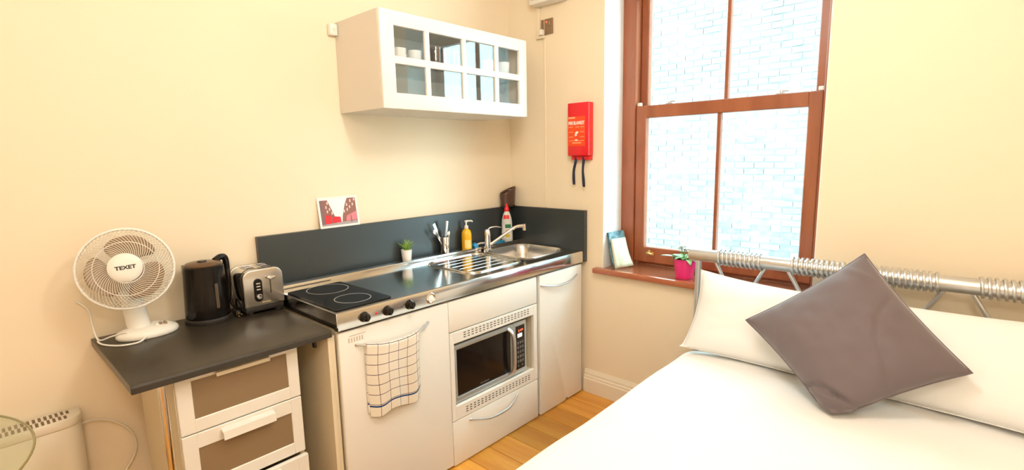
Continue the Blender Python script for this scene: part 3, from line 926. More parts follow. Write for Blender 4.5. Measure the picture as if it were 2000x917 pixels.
cage(0.004, 0.040, 0.75, 0.047).xf(FM).build('front_grille', M_WPLAS, fan, smooth=60)
cage(-0.004, -0.034, -0.75, 0.047).xf(FM).build('rear_grille', M_WPLAS, fan, smooth=60)
b = B()
b.tube([(R_*math.cos(2*PI*q/72), R_*math.sin(2*PI*q/72), 0) for q in range(72)], 0.0048, 8, closed=True)
b.xf(FM).build('cage_rim', M_WPLAS, fan, smooth=60)
def blade(k):
    b = B()
    ac = math.radians((82, 202, 322)[k])
    def fn(u, v):
        r = 0.022+0.096*v
        w = math.radians(26+24*math.sin(PI*min(1, v*0.62+0.1)))
        tip = 1.0 if v < 0.72 else math.sqrt(max(0.0, 1-((v-0.72)/0.29)**2))
        a = ac+(u-0.5)*2*w*tip - 0.35*(v-0.5)
        return (r*math.cos(a), r*math.sin(a), 0.014*(u-0.5)*2*tip+0.004)
    b.grid(fn, 12, 16)
    b.xf(FM)
    o = b.build('blade', M_FANBLADE, fan, smooth=80)
    solidify(o, 0.002, 0)
for k in range(3): blade(k)
badge = B().lathe([(0, 0.050), (0.030, 0.0495), (0.044, 0.047), (0.050, 0.042), (0.050, 0.038), (0, 0.038)], (0, 0, 0), 40, M=FM @ Matrix.Translation((-0.004, 0.004, 0))).build('badge', M_WPLAS, fan)
text('badge_lettering', 'TEXET', 0.0175, FM @ Matrix.Translation((-0.003, 0.004, 0.0502)) @ Matrix.Rotation(0.05, 4, 'Z'), M_BLACKM, badge, 0.0004, 0.0007, 1.15)
b = B()
b.tube(smoothpath([(FB.x-0.06, FB.y-0.03, LZ+0.025), (FB.x-0.075, FB.y-0.025, LZ+0.030), (FB.x-0.108, FB.y+0.01, LZ+0.016), (FB.x-0.138, FB.y+0.045, LZ+0.004), (FB.x-0.146, FB.y+0.07, LZ+0.05), (FB.x-0.150, FB.y+0.075, LZ+0.11), (FB.x-0.178, FB.y+0.083, LZ+0.15)], 6), 0.0032, 8)
b.tube(smoothpath([(FB.x-0.02, FB.y-0.072, LZ+0.012), (FB.x-0.05, FB.y-0.10, LZ+0.005), (FB.x-0.10, FB.y-0.085, LZ+0.004), (FB.x-0.136, FB.y-0.03, LZ+0.004), (FB.x-0.144, FB.y+0.02, LZ+0.005), (FB.x-0.138, FB.y+0.045, LZ+0.004)], 6), 0.0032, 8)
b.build('cord', M_WPLAS, fan, smooth=60)

# ------------------------------------------------------------------ kettle
KC = Vector((-1.917, -0.102, LZ))
ke = thing('kettle', KC, 'tall black jug kettle standing between the fan and the toaster', 'kettle')
B().lathe([(0, 0), (0.080, 0), (0.082, 0.004), (0.082, 0.014), (0.076, 0.020), (0, 0.020)], KC, 36).build('power_base', M_BLACKM, ke)
B().lathe([(0, 0.020), (0.077, 0.020), (0.079, 0.026), (0.078, 0.06), (0.074, 0.15), (0.0715, 0.205), (0.0705, 0.222), (0.066, 0.226), (0, 0.226)], KC, 36).build('jug', M_BLACK, ke)
B().lathe([(0.066, 0.224), (0.066, 0.229), (0.058, 0.236), (0.030, 0.241), (0, 0.242)], KC, 36).build('lid', mat('glossy lid with painted light', (0.10, 0.05, 0.022), 0.25), ke)  # black kettle's lid: brown light on its top put into the colour
B().lathe([(0, 0.247), (0.015, 0.246), (0.018, 0.240), (0.018, 0.236)], KC+Vector((-0.006, -0.012, 0)), 20).build('lid_button', M_BLACK, ke)
B().prism([(-0.070, -0.022), (-0.092, 0.0), (-0.070, 0.022), (-0.055, 0.02), (-0.055, -0.02)], 0.188, 0.224, 'z', 0.003, 1, M=Matrix.Translation(KC) @ Matrix.Rotation(-0.9, 4, 'Z')).build('spout', M_BLACK, ke)
hd = Vector((0.93, 0.36, 0))
b = B()
b.tube(smoothpath([KC+hd*0.052+Vector((0, 0, 0.232)), KC+hd*0.080+Vector((0, 0, 0.243)), KC+hd*0.100+Vector((0, 0, 0.232)), KC+hd*0.102+Vector((0, 0, 0.17)), KC+hd*0.100+Vector((0, 0, 0.10)), KC+hd*0.090+Vector((0, 0, 0.055)), KC+hd*0.072+Vector((0, 0, 0.05))], 5), 0.0125, 10)
b.build('handle', M_BLACK, ke)
gx = Vector((0.20, -0.98, 0)).normalized()
B().prism(rrect(-0.006, 0.006, 0.06, 0.16, 0.005, 4), 0, 0.003, 'y', M=frame(KC+gx*0.0765, (gx.y, -gx.x, 0), gx) @ Matrix.Identity(4)).build('water_gauge', mat('smoky gauge', (0.10, 0.07, 0.05), 0.2), ke)

# ------------------------------------------------------------------ toaster
TX0, TX1, TY0, TY1 = -1.808, -1.646, -0.188, -0.034
to = thing('toaster', ((TX0+TX1)/2, (TY0+TY1)/2, LZ), 'chrome two slot toaster with black base beside the splashback', 'toaster')
TXC = (TX0+TX1)/2
prof = [(TX0, LZ+0.034), (TX1, LZ+0.034)]+arc((TX1-0.036, LZ+0.188-0.036), 0.036, 0, PI/2, 8)+arc((TX0+0.036, LZ+0.188-0.036), 0.036, PI/2, PI, 8)
B().prism(prof, TY0, TY0+0.030, 'y', 0.006, 3).build('front_panel', M_STEELB, to, smooth=40)
prof2 = [(TX0+0.003, LZ+0.030), (TX1-0.003, LZ+0.030)]+arc((TX1-0.039, LZ+0.185-0.036), 0.036, 0, PI/2, 8)+arc((TX0+0.039, LZ+0.185-0.036), 0.036, PI/2, PI, 8)
B().prism(prof2, TY0+0.030, TY1-0.018, 'y').build('shell', M_CHROME, to, smooth=40)
B().prism(prof, TY1-0.018, TY1, 'y', 0.005, 2).build('rear_panel', M_STEELB, to, smooth=40)
B().prism(prof, TY0+0.029, TY0+0.033, 'y').build('seam', M_BLACKM, to, smooth=40)
B().box(TX0+0.004, TX1-0.004, TY0+0.004, TY1-0.004, LZ+0.012, LZ+0.036, 0.006, 2).build('base', M_BLACKM, to)
for x in (TX0+0.025, TX1-0.025):
    for y in (TY0+0.022, TY1-0.022):
        B().lathe([(0, 0), (0.013, 0), (0.016, 0.014), (0, 0.014)], (x, y, LZ+0.0005), 14).build('foot', M_BLACKM, to)
for x in (TXC-0.030, TXC+0.030):
    sl = B().box(x-0.019, x+0.019, TY0+0.042, TY1-0.026, LZ+0.1845, LZ+0.1875, 0.001, 1).build('slot_surround', M_CHROME, to)
    B().box(x-0.015, x+0.015, TY0+0.047, TY1-0.031, LZ+0.1872, LZ+0.1880).build('slot', M_DARKGAP, sl, smooth=0)
    for k in range(3):
        B().cyl((x-0.015, TY0+0.065+k*0.024, LZ+0.1885), (x+0.015, TY0+0.065+k*0.024, LZ+0.1885), 0.0012, 6).build('guide_wire', M_CHROME, sl)
cpn = B().prism(rrect(TXC-0.041, TXC-0.008, LZ+0.054, LZ+0.150, 0.0163, 8), TY0-0.004, TY0+0.001, 'y', 0.001, 1).build('control_plate', M_BLACK, to, smooth=30)
for k in range(3):
    B().box(TXC-0.033, TXC-0.016, TY0-0.0075, TY0-0.003, LZ+0.102+k*0.0125, LZ+0.1085+k*0.0125, 0.002, 2).build('button', M_CHROME, cpn)
dl = B().lathe([(0, 0.010), (0.0095, 0.010), (0.0115, 0.008), (0.012, 0)], (0, 0, 0), 24, M=Matrix.Translation((TXC-0.0245, TY0-0.004, LZ+0.076)) @ RX90).build('browning_dial', M_CHROME, cpn)
B().box(TXC-0.0255, TXC-0.0235, TY0-0.0146, TY0-0.0138, LZ+0.076, LZ+0.086).build('mark', M_BLACKM, dl, smooth=0)
B().box(TXC+0.024, TXC+0.028, TY0-0.0006, TY0+0.002, LZ+0.082, LZ+0.145).build('lever_slot', M_DARKGAP, to, smooth=0)
B().prism(rrect(TXC+0.012, TXC+0.042, LZ+0.142, LZ+0.156, 0.006, 4), TY0-0.022, TY0-0.004, 'y', 0.003, 2).build('lever', M_CHROME, to)
b = B()
for k in range(5): b.box(TXC-0.012+k*0.007, TXC-0.007+k*0.007, TY0-0.0006, TY0, LZ+0.047, LZ+0.051)
b.build('print', mat('gold print', (0.55, 0.42, 0.2), 0.4), to, smooth=0)

# power lead and plug between kettle and toaster
pl = thing('power_plug', (-1.822, -0.134, LZ), 'black plug with brass pins and lead between the kettle and toaster', 'plug')
B().box(-1.832, -1.812, -0.150, -0.118, LZ+0.0005, LZ+0.024, 0.005, 2).build('body', M_BLACKM, pl)
for dx, dz in ((-0.004, 0.006), (-0.004, 0.018), (0.006, 0.012)):
    B().box(-1.822+dx-0.003, -1.822+dx+0.003, -0.168, -0.149, LZ+dz-0.002, LZ+dz+0.002, 0.001, 1).build('pin', M_BRASS, pl)
B().tube(smoothpath([(-1.822, -0.119, LZ+0.014), (-1.820, -0.09, LZ+0.03), (-1.822, -0.04, LZ+0.05), (-1.826, -0.022, LZ+0.02), (-1.83, -0.016, LZ+0.006)], 5), 0.0035, 8).build('lead', M_BLACKM, pl)

# ------------------------------------------------------------------ postcard leaning on the wall above the splashback
A = Vector((-1.380, -0.024, 1.1415)); Bv = Vector((-1.156, -0.024, 1.1415))
PM = frame(A, Bv-A, (0.0, 0.022, 0.15))
PW, PH = 0.212, 0.150
pc = B().box(0, PW, 0, PH, -0.0008, 0, M=PM).build('postcard', M_CUP, smooth=0)
tag(pc, 'white bordered street photograph postcard propped on the dark splashback', 'postcard')
def patch(name, poly, mt, h):
    B().prism([(p[0]*PW, p[1]*PH) for p in poly], h, h+0.0001, 'z', M=PM).build(name, mt, pc, smooth=0)
mp = lambda n, c: mat(n, c, 0.5)
m_sky = mp('print sky', (0.84, 0.84, 0.88)); m_bl = mp('print brick', (0.30, 0.12, 0.09)); m_bd = mp('print shade', (0.22, 0.13, 0.14)); m_rd = mp('print red', (0.70, 0.02, 0.03)); m_road = mp('print road', (0.40, 0.34, 0.36)); m_pk = mp('print pink', (0.75, 0.22, 0.26)); m_win = mp('print pane', (0.72, 0.62, 0.60))
patch('print_sky', [(.05, .07), (.95, .07), (.95, .93), (.05, .93)], m_sky, 0.0002)
patch('print_buildings', [(.05, .10), (.42, .10), (.40, .30), (.24, .90), (.05, .90)], m_bl, 0.0004)
patch('print_buildings', [(.55, .12), (.95, .12), (.95, .93), (.74, .93), (.66, .70), (.58, .35)], m_bl, 0.0004)
patch('print_shade', [(.05, .10), (.14, .10), (.11, .90), (.05, .90)], m_bd, 0.0006)
patch('print_road', [(.05, .07), (.95, .07), (.95, .16), (.55, .16), (.40, .14), (.05, .12)], m_road, 0.0006)
patch('print_bus', [(.13, .13), (.27, .13), (.29, .40), (.16, .42)], m_rd, 0.0008)
patch('print_bus', [(.30, .15), (.53, .15), (.52, .33), (.38, .36), (.31, .30)], m_rd, 0.0008)
patch('print_shopfront', [(.66, .17), (.94, .19), (.94, .48), (.68, .34)], m_pk, 0.0008)
for i, (u, v) in enumerate(((.62, .45), (.70, .50), (.70, .66), (.77, .58), (.80, .78), (.85, .66), (.90, .82), (.18, .62), (.22, .75), (.26, .55), (.20, .48), (.31, .42))):
    patch('print_window', [(u, v), (u+.03, v+.01), (u+.03, v+.10), (u, v+.09)], m_win, 0.0008)
patch('print_figure', [(.77, .13), (.81, .13), (.80, .36), (.78, .36)], m_bd, 0.0010)

# ------------------------------------------------------------------ things along the back ledge
LE = 0.9018
# grass plant
gp = thing('potted_grass', (-0.922, -0.064, LE), 'small artificial grass in a white tapered pot on the back ledge', 'plant')
B().lathe([(0, 0), (0.022, 0), (0.0235, 0.002), (0.030, 0.078), (0.0285, 0.078), (0.027, 0.068), (0, 0.068)], (-0.922, -0.064, LE), 28).build('pot', M_CUP, gp)
random.seed(5)
def grass_blade(i):
    a = random.uniform(0, 2*PI); t_ = random.uniform(0.2, 1.0); L = random.uniform(0.06, 0.085)*(1.0-0.12*t_)
    r0 = 0.012*random.random()
    dirv = Vector((math.cos(a), math.sin(a)*0.75, 0))
    side = Vector((-math.sin(a), math.cos(a), 0))
    org = Vector((-0.922, -0.064, LE+0.062))+dirv*r0
    b = B()
    def fn(u, v):
        out = 0.052*t_*v**1.5
        h = L*v*(1-0.30*t_*v)
        w = 0.0042*(1-v**1.6)+0.0003
        p = org+dirv*out+Vector((0, 0, h))+side*(u-0.5)*2*w+Vector((0, 0, -0.0015*(1-abs(u-0.5)*2)))
        p.y = min(p.y, -0.033)
        return p
    b.grid(fn, 3, 7)
    b.build('leaf', M_GRASS, gp, smooth=80)
for i in range(38): grass_blade(i)

# cutlery pot
CC = Vector((-0.652, -0.066, LE))
cu = thing('utensil_pot', CC, 'steel utensil pot on the ledge behind the drainer', 'pot')
B().lathe([(0, 0), (0.026, 0), (0.027, 0.002), (0.031, 0.112), (0.0325, 0.114), (0.030, 0.114), (0.026, 0.006), (0, 0.005)], CC, 28).build('cup', M_CHROME, cu)
def utensil(name, label, cat, p0, p1, mtl, parts):
    o = thing(name, p0, label, cat)
    d = (Vector(p1)-Vector(p0)); L = d.length
    sd = Vector((1, 0, 0)) if abs(d.normalized().x) < 0.9 else Vector((0, 1, 0))
    M = frame(p0, sd-d.normalized()*sd.dot(d.normalized()), d)
    for nm, fn, m in parts(L):
        bq = B(); fn(bq); bq.xf(M); bq.build(nm, m, o)
    return o
def knife_like(L):
    return [('handle', lambda q: q.prism(rrect(-0.0095, 0.0095, L*0.45, L, 0.006, 4), -0.006, 0.006, 'z', 0.003, 2), M_SILVER),
            ('blade', lambda q: q.prism([(-0.008, 0.0), (0.006, 0.02), (0.008, L*0.46), (-0.008, L*0.46)], -0.0008, 0.0008, 'z'), M_CHROME)]
def spoon_like(L):
    return [('handle', lambda q: q.box(-0.0025, 0.0025, 0, L*0.8, -0.001, 0.001, 0.0005, 1), M_CHROME),
            ('bowl', lambda q: q.lathe([(0, 0.003), (0.6, 0.001), (1, -0.003), (0.95, -0.004), (0.6, 0.0), (0, 0.002)], (0, 0, 0), 16, M=Matrix.Translation((0, L*0.88, 0)) @ Matrix.Diagonal((0.010, 0.018, 1, 1))), M_CHROME)]
def fork_like(L):
    out = [('handle', lambda q: q.box(-0.0035, 0.0035, 0, L*0.74, -0.001, 0.001, 0.0005, 1), M_CHROME),
           ('head', lambda q: q.prism([(-0.004, L*0.72), (0.004, L*0.72), (0.008, L*0.80), (-0.008, L*0.80)], -0.001, 0.001, 'z'), M_CHROME)]
    for k in range(4):
        x = -0.0070+k*0.00467
        out.append(('tine', (lambda x: (lambda q: q.box(x-0.0009, x+0.0009, L*0.795, L, -0.0008, 0.0008)))(x), M_CHROME))
    return out
utensil('kitchen_knife', 'kitchen knife with thick pale handle leaning in the utensil pot', 'knife', CC+Vector((-0.012, 0.0, 0.010)), CC+Vector((0.012, -0.012, 0.205)), None, knife_like)
utensil('table_fork', 'thin fork leaning far left out of the utensil pot', 'fork', CC+Vector((0.008, 0.004, 0.010)), CC+Vector((-0.068, 0.010, 0.195)), None, fork_like)
utensil('table_spoon', 'spoon leaning left beneath the fork in the utensil pot', 'spoon', CC+Vector((0.010, -0.004, 0.012)), CC+Vector((-0.082, -0.004, 0.165)), None, spoon_like)
utensil('table_spoon', 'upright spoon with rounded bowl beside the knife handle', 'spoon', CC+Vector((0.0, 0.006, 0.010)), CC+Vector((0.018, 0.002, 0.155)), None, spoon_like)
utensil('table_spoon', 'short spoon leaning right out of the utensil pot', 'spoon', CC+Vector((-0.006, -0.006, 0.010)), CC+Vector((0.034, -0.008, 0.142)), None, spoon_like)

# pump soap
SC = Vector((-0.480, -0.066, LE))
sb = thing('soap_dispenser', SC, 'yellow liquid soap bottle with white pump on the back ledge', 'soap')
B().lathe([(0, 0), (0.028, 0), (0.031, 0.004), (0.0315, 0.10), (0.030, 0.116), (0.024, 0.130), (0.013, 0.139), (0.011, 0.143), (0, 0.143)], SC, 28).build('bottle', M_SOAP, sb)
B().grid(lambda u, v: (SC.x+0.0318*math.cos(-2.7+1.2*u), SC.y+0.0318*math.sin(-2.7+1.2*u), SC.z+0.025+0.05*v), 12, 3).build('label', M_SOAPLAB, sb, smooth=80)
pp = B().lathe([(0.012, 0.140), (0.0125, 0.156), (0.009, 0.160), (0.005, 0.161), (0.005, 0.180), (0.010, 0.181), (0.010, 0.190), (0, 0.191)], SC, 20).build('pump', M_WPLAS, sb)
B().tube([SC+Vector((0, 0, 0.187)), SC+Vector((0.026, -0.020, 0.187)), SC+Vector((0.031, -0.024, 0.181))], 0.0045, 8).build('nozzle', M_WPLAS, pp)

# dish brush lying on the ledge
DBc = Vector((-0.415, -0.070, LE))
db = thing('dish_brush', DBc, 'blue dish brush with pale handle between the soap and tap', 'brush')
B().lathe([(0, 0.0), (0.018, 0.002), (0.024, 0.022), (0.020, 0.028), (0, 0.030)], (0, 0, 0), 20, M=Matrix.Translation(DBc+Vector((-0.006, 0, 0.022))) @ Matrix.Rotation(1.1, 4, 'Y') @ Matrix.Translation((0, 0, -0.012))).build('bristles', M_BLUE, db)
B().tube(smoothpath([DBc+Vector((0.006, 0, 0.030)), DBc+Vector((0.05, -0.002, 0.036)), DBc+Vector((0.10, 0.0, 0.026)), DBc+Vector((0.18, 0.004, 0.010))], 4), [0.006]*5+[0.007]*5+[0.008]*3, 10).build('handle', M_WPLAS, db)
sg = B().box(-0.245, -0.170, -0.096, -0.052, LE, LE+0.030, 0.006, 2).build('sponge', M_BLUE)
tag(sg, 'blue sponge on the ledge behind the tap spout', 'sponge')

# washing up liquid
WC = Vector((-0.122, -0.068, LE))
wl_ = thing('washing_up_bottle', WC, 'pale washing up liquid bottle with red cap in the sink corner', 'bottle')
B().lathe([(0, 0), (0.80, 0), (0.92, 0.006), (1.0, 0.03), (1.0, 0.075), (0.93, 0.105), (0.95, 0.135), (0.86, 0.165), (0.62, 0.195), (0.40, 0.212), (0.36, 0.218), (0, 0.218)], (0, 0, 0), 32, M=Matrix.Translation(WC) @ Matrix.Rotation(-0.75, 4, 'Z') @ Matrix.Diagonal((0.037, 0.024, 1.0, 1))).build('bottle', M_DETB, wl_)
cap = B().lathe([(0.016, 0.214), (0.0165, 0.232), (0.012, 0.240), (0.0085, 0.246), (0.007, 0.262), (0, 0.263)], WC, 24).build('cap', M_RED, wl_)
def lab(name, a0, a1, z0, z1, m, off=0.0008):
    def fn(u, v):
        a = a0+(a1-a0)*u
        zz = z0+(z1-z0)*v
        pr = [(0.03, 1.0), (0.075, 1.0), (0.105, 0.93), (0.135, 0.95), (0.165, 0.86), (0.195, 0.62)]
        k = 1.0
        for (za, ka), (zb, kb) in zip(pr[:-1], pr[1:]):
            if za <= zz <= zb: k = ka+(kb-ka)*(zz-za)/(zb-za)
        c, s = math.cos(a), math.sin(a)
        q = Vector(((0.037*k+off)*c, (0.024*k+off)*s, zz))
        q.rotate(Matrix.Rotation(-0.75, 3, 'Z'))
        return WC+q
    o = B().grid(fn, 10, 8).build(name, m, wl_, smooth=80)
    return o
aF = math.atan2(-0.92, -0.98)+0.75     # towards the room
lab('label', aF-0.9, aF+0.9, 0.035, 0.130, M_CUP)
lab('label_green', aF-0.3, aF+0.8, 0.105, 0.130, M_GREEN, 0.0014)
lab('label_red', aF-0.75, aF+0.55, 0.165, 0.190, M_RED, 0.0014)
lab('label_yellow', aF-0.3, aF+0.5, 0.045, 0.066, M_YELLOW, 0.0016)
lab('label_orange', aF-0.2, aF+0.45, 0.075, 0.095, M_PRINTP, 0.0016)

# brown caddy in the corner on top of the splashback
bc = thing('corner_caddy', (-0.075, -0.045, 1.1415), 'brown smoked cup with slanted rim in the corner on the splashback', 'cup')
def caddy(u, v):
    a = 2*PI*u
    k = 0.040+0.008*v
    top = 0.108+0.022*math.cos(a+0.3)
    return (-0.080+k*1.25*math.cos(a), -0.043+k*0.80*math.sin(a), 1.1422+top*v)
cb_ = B().grid(caddy, 32, 8, closed_u=True).build('cup', M_BROWNG, bc, smooth=60)
solidify(cb_, 0.003, 1)
B().lathe([(0, 0), (1, 0), (1, 0.004), (0, 0.004)], (0, 0, 0), 32, M=Matrix.Translation((-0.080, -0.043, 1.1416)) @ Matrix.Diagonal((0.064, 0.040, 1, 1))).build('base', M_BLACKM, bc)

# ------------------------------------------------------------------ fire blanket
fb = thing('fire_blanket', (-0.03, -0.583, 1.44), 'red fire blanket box with dark pull tapes on the window wall', 'fire blanket')
FY0, FY1, FZ0, FZ1 = -0.657, -0.510, 1.464, 1.768
bx = B().box(-0.052, -0.001, FY0, FY1, FZ0, FZ1, 0.005, 2).build('case', M_RED, fb)
B().box(-0.030, -0.001, FY0+0.004, FY1-0.010, 1.440, 1.4635, 0.004, 2).build('flap', M_RED, fb)
lb = B().box(-0.0526, -0.0520, FY0+0.024, FY1-0.002, 1.520, 1.690).build('label', M_LABELO, bx, smooth=0)
FT = lambda y, zz: frame((-0.0528, y, zz), (0, -1, 0), (0, 0, 1))
FYc = (FY0+0.024+FY1-0.002)/2
text('lettering', 'FIRE BLANKET', 0.0260, FT(FYc, 1.652), M_PRINTW, bx, 0.0003, 0.0010, 0.68)
b = B()
for (y0, y1, z0, z1) in ((0.002, 0.050, 0.158, 0.168), (0.004, 0.034, 0.108, 0.112), (0.052, 0.078, 0.108, 0.112), (0.088, 0.112, 0.108, 0.112), (0.006, 0.036, 0.080, 0.083), (0.084, 0.114, 0.080, 0.083), (0.006, 0.036, 0.052, 0.055), (0.084, 0.114, 0.052, 0.055), (0.010, 0.110, 0.030, 0.033), (0.030, 0.092, 0.016, 0.022)):
    b.box(-0.0530, -0.0526, FY1-0.004-y1, FY1-0.004-y0, 1.520+z0, 1.520+z1)
b.build('small_print', M_PRINTP, bx, smooth=0)
b = B()
b.prism([(FYc+0.012, 1.577), (FYc+0.006, 1.600), (FYc-0.006, 1.606), (FYc-0.016, 1.600), (FYc-0.010, 1.592), (FYc-0.002, 1.590), (FYc-0.004, 1.580)], -0.0531, -0.0526, 'x')
b.prism([(FYc+0.010, 1.552), (FYc-0.010, 1.552), (FYc-0.008, 1.558), (FYc+0.008, 1.560)], -0.0531, -0.0526, 'x')
b.build('pictogram', M_PRINTW, bx, smooth=0)
def strap(y0, ys, L, tw_):
    b = B()
    pts = smoothpath([(-0.028, y0, 1.462), (-0.034, y0+ys*0.2, 1.425), (-0.040, y0+ys*0.6, 1.38), (-0.034, y0+ys*0.9, 1.33), (-0.028, y0+ys, 1.462-L)], 5)
    n = len(pts)
    def fn(u, v):
        k = v*(n-1); i = min(int(k), n-2); p = pts[i].lerp(pts[i+1], k-i)
        a = tw_*max(0.0, math.sin(PI*min(1, v*1.05)))
        w = 0.0085
        return (p.x+math.sin(a)*w*(u-0.5)*2, p.y-math.cos(a)*w*(u-0.5)*2, p.z)
    b.grid(fn, 4, n)
    o = b.build('pull_tape', M_NAVY, fb, smooth=80)
    solidify(o, 0.0015, 0)
strap(-0.557, 0.018, 0.168, 1.2)
strap(-0.610, 0.000, 0.180, 1.4)

# ------------------------------------------------------------------ switch, trunking and extractor on the window wall
sw = thing('fused_switch', (-0.01, -0.325, 2.19), 'bronzed switch plate with red light and white plug high in the corner', 'switch')
pt = B().box(-0.010, -0.001, -0.369, -0.281, 2.192, 2.281, 0.003, 2).build('plate', M_BRONZE, sw)
B().box(-0.0125, -0.010, -0.3085, -0.3070, 2.192, 2.281).build('seam', M_CREAM, pt, smooth=0)
B().lathe([(0, 0.004), (0.005, 0.003), (0.006, 0)], (0, 0, 0), 12, M=Matrix.Translation((-0.010, -0.325, 2.262)) @ Matrix.Rotation(-PI/2, 4, 'Y')).build('neon', M_LEDR, pt)
B().box(-0.016, -0.010, -0.352, -0.338, 2.238, 2.262, 0.002, 1).build('rocker', M_BRONZE, pt)
B().box(-0.034, -0.0102, -0.308, -0.284, 2.190, 2.222, 0.004, 2).build('plug', M_WPLAS, sw)
B().box(-0.020, -0.001, -0.310, -0.248, 2.172, 2.1895, 0.003, 1).build('cable_clip', M_CREAM, sw)
tk = B().box(-0.014, -0.001, -0.272, -0.250, 2.190, 2.352, 0.002, 1).box(-0.010, -0.001, -0.312, -0.300, 1.142, 2.171, 0.002, 1).build('cable_trunking', M_WALL)
tag(tk, 'thin cream cable trunking running down beside the bronzed switch', 'trunking')
ex = thing('extractor_fan', (-0.05, -0.36, 2.355), 'white slatted extractor unit at the top of the window wall', 'extractor')
B().box(-0.085, -0.001, -0.476, -0.250, 2.355, 2.600, 0.008, 2).build('case', M_WPLAS, ex)
for k in range(7):
    B().box(-0.093, -0.084, -0.460, -0.266, 2.380+k*0.028, 2.394+k*0.028, 0.002, 1).build('slat', M_WPLAS, ex)

# ------------------------------------------------------------------ on the sill
SZ = 0.8065
bk1 = thing('book', (0.05, -0.775, SZ), 'dark blue paperback leaning in the window reveal behind a leaflet', 'book')
BM = frame((0.028, -0.789, SZ), (0.140, -0.020, 0), (-0.004, 0.052, 0.21))
B().box(0, 0.145, 0, 0.212, -0.012, 0, 0.001, 1, M=BM).build('cover', M_BOOKD, bk1, smooth=0)
B().box(0.004, 0.147, 0.003, 0.209, -0.0105, -0.0015, M=BM).build('pages', M_CUP, bk1, smooth=0)
text('title', 'LONDON', 0.0235, BM @ Matrix.Translation((0.078, 0.186, 0.0003)), M_CUP, bk1) if False else None
lf = thing('leaflet', (0.05, -0.81, SZ), 'pale green leaflet curling in front of the dark blue book', 'leaflet')
LM = frame((0.020, -0.803, SZ), (0.125, -0.030, 0), (-0.006, 0.045, 0.175))
def leaf_page(u, v):
    return (0.118*u+0.012*(1-v)**2*u, 0.175*v, 0.010*(1-v)**2*u*2+0.0008)
lo1 = B().grid(leaf_page, 10, 10, M=LM).build('front_page', M_BOOKL, lf, smooth=80)
solidify(lo1, 0.0012, 0)
B().box(0, 0.112, 0, 0.172, -0.007, -0.001, 0.0005, 1, M=LM).build('pages', mat('cream paper', (0.70, 0.68, 0.52), 0.6), lf, smooth=0)
fp = thing('flower_pot', (0.045, -1.208, SZ), 'pink pot with white flowers on the window sill', 'plant')
FC = Vector((0.045, -1.208, SZ))
B().lathe([(0, 0), (0.043, 0), (0.045, 0.003), (0.058, 0.098), (0.060, 0.100), (0.060, 0.106), (0.056, 0.106), (0.054, 0.090), (0, 0.090)], FC, 32).build('pot', M_PINK, fp)
B().lathe([(0, 0.094), (0.054, 0.092), (0.054, 0.085)], FC, 24).build('soil', M_SOIL, fp)
random.seed(21)
def bigleaf(a, L, w, lift, droop, m):
    d = Vector((math.cos(a), math.sin(a), 0)); sd = Vector((-math.sin(a), math.cos(a), 0))
    org = FC+Vector((0, 0, 0.098))+d*0.012
    def fn(u, v):
        ww = w*math.sin(PI*min(1, 0.08+v*0.92))**0.8
        return org+d*(L*v)+Vector((0, 0, lift*v-droop*v*v+0.006*(abs(u-0.5)*2)))+sd*(u-0.5)*2*ww
    B().grid(fn, 5, 9).build('leaf', m, fp, smooth=80)
for i in range(11):
    a = 2*PI*i/11+random.uniform(-0.2, 0.2)
    bigleaf(a, random.uniform(0.060, 0.095), random.uniform(0.016, 0.024), 0.055, random.uniform(0.03, 0.075), M_LEAF)
bigleaf(2.2, 0.115, 0.022, 0.05, 0.03, mat('pale leaf', (0.45, 0.55, 0.45), 0.4))
bigleaf(-1.9, 0.10, 0.020, 0.05, 0.07, mat('pale leaf', (0.45, 0.55, 0.45), 0.4))
for i in range(9):
    a = random.uniform(0, 2*PI); r = random.uniform(0.0, 0.045)
    top = FC+Vector((r*math.cos(a), r*math.sin(a)+0.01, random.uniform(0.135, 0.170)))
    stx = B().tube([FC+Vector((0, 0, 0.09)), (FC+top)/2+Vector((0, 0, 0.05)), top], 0.0014, 5).build('stem', M_LEAF, fp)
    fl_ = None
    for k in range(5):
        ak = 2*PI*k/5+a
        d = Vector((math.cos(ak)*0.8, math.sin(ak)*0.8, 0.45)).normalized()
        sd = d.cross(Vector((0, 0, 1))).normalized()
        B().grid(lambda u, v: top+d*(0.026*v)+sd*(u-0.5)*0.026*math.sin(PI*min(1, 0.15+v*0.8))+Vector((0, 0, -0.006*v*v)), 4, 5).build('petal', M_PETAL, stx, smooth=80)
    B().lathe([(0, 0.004), (0.003, 0.003), (0.003, 0)], top, 8).build('stamen', M_STEMD if i < 3 else M_YELLOW, stx)
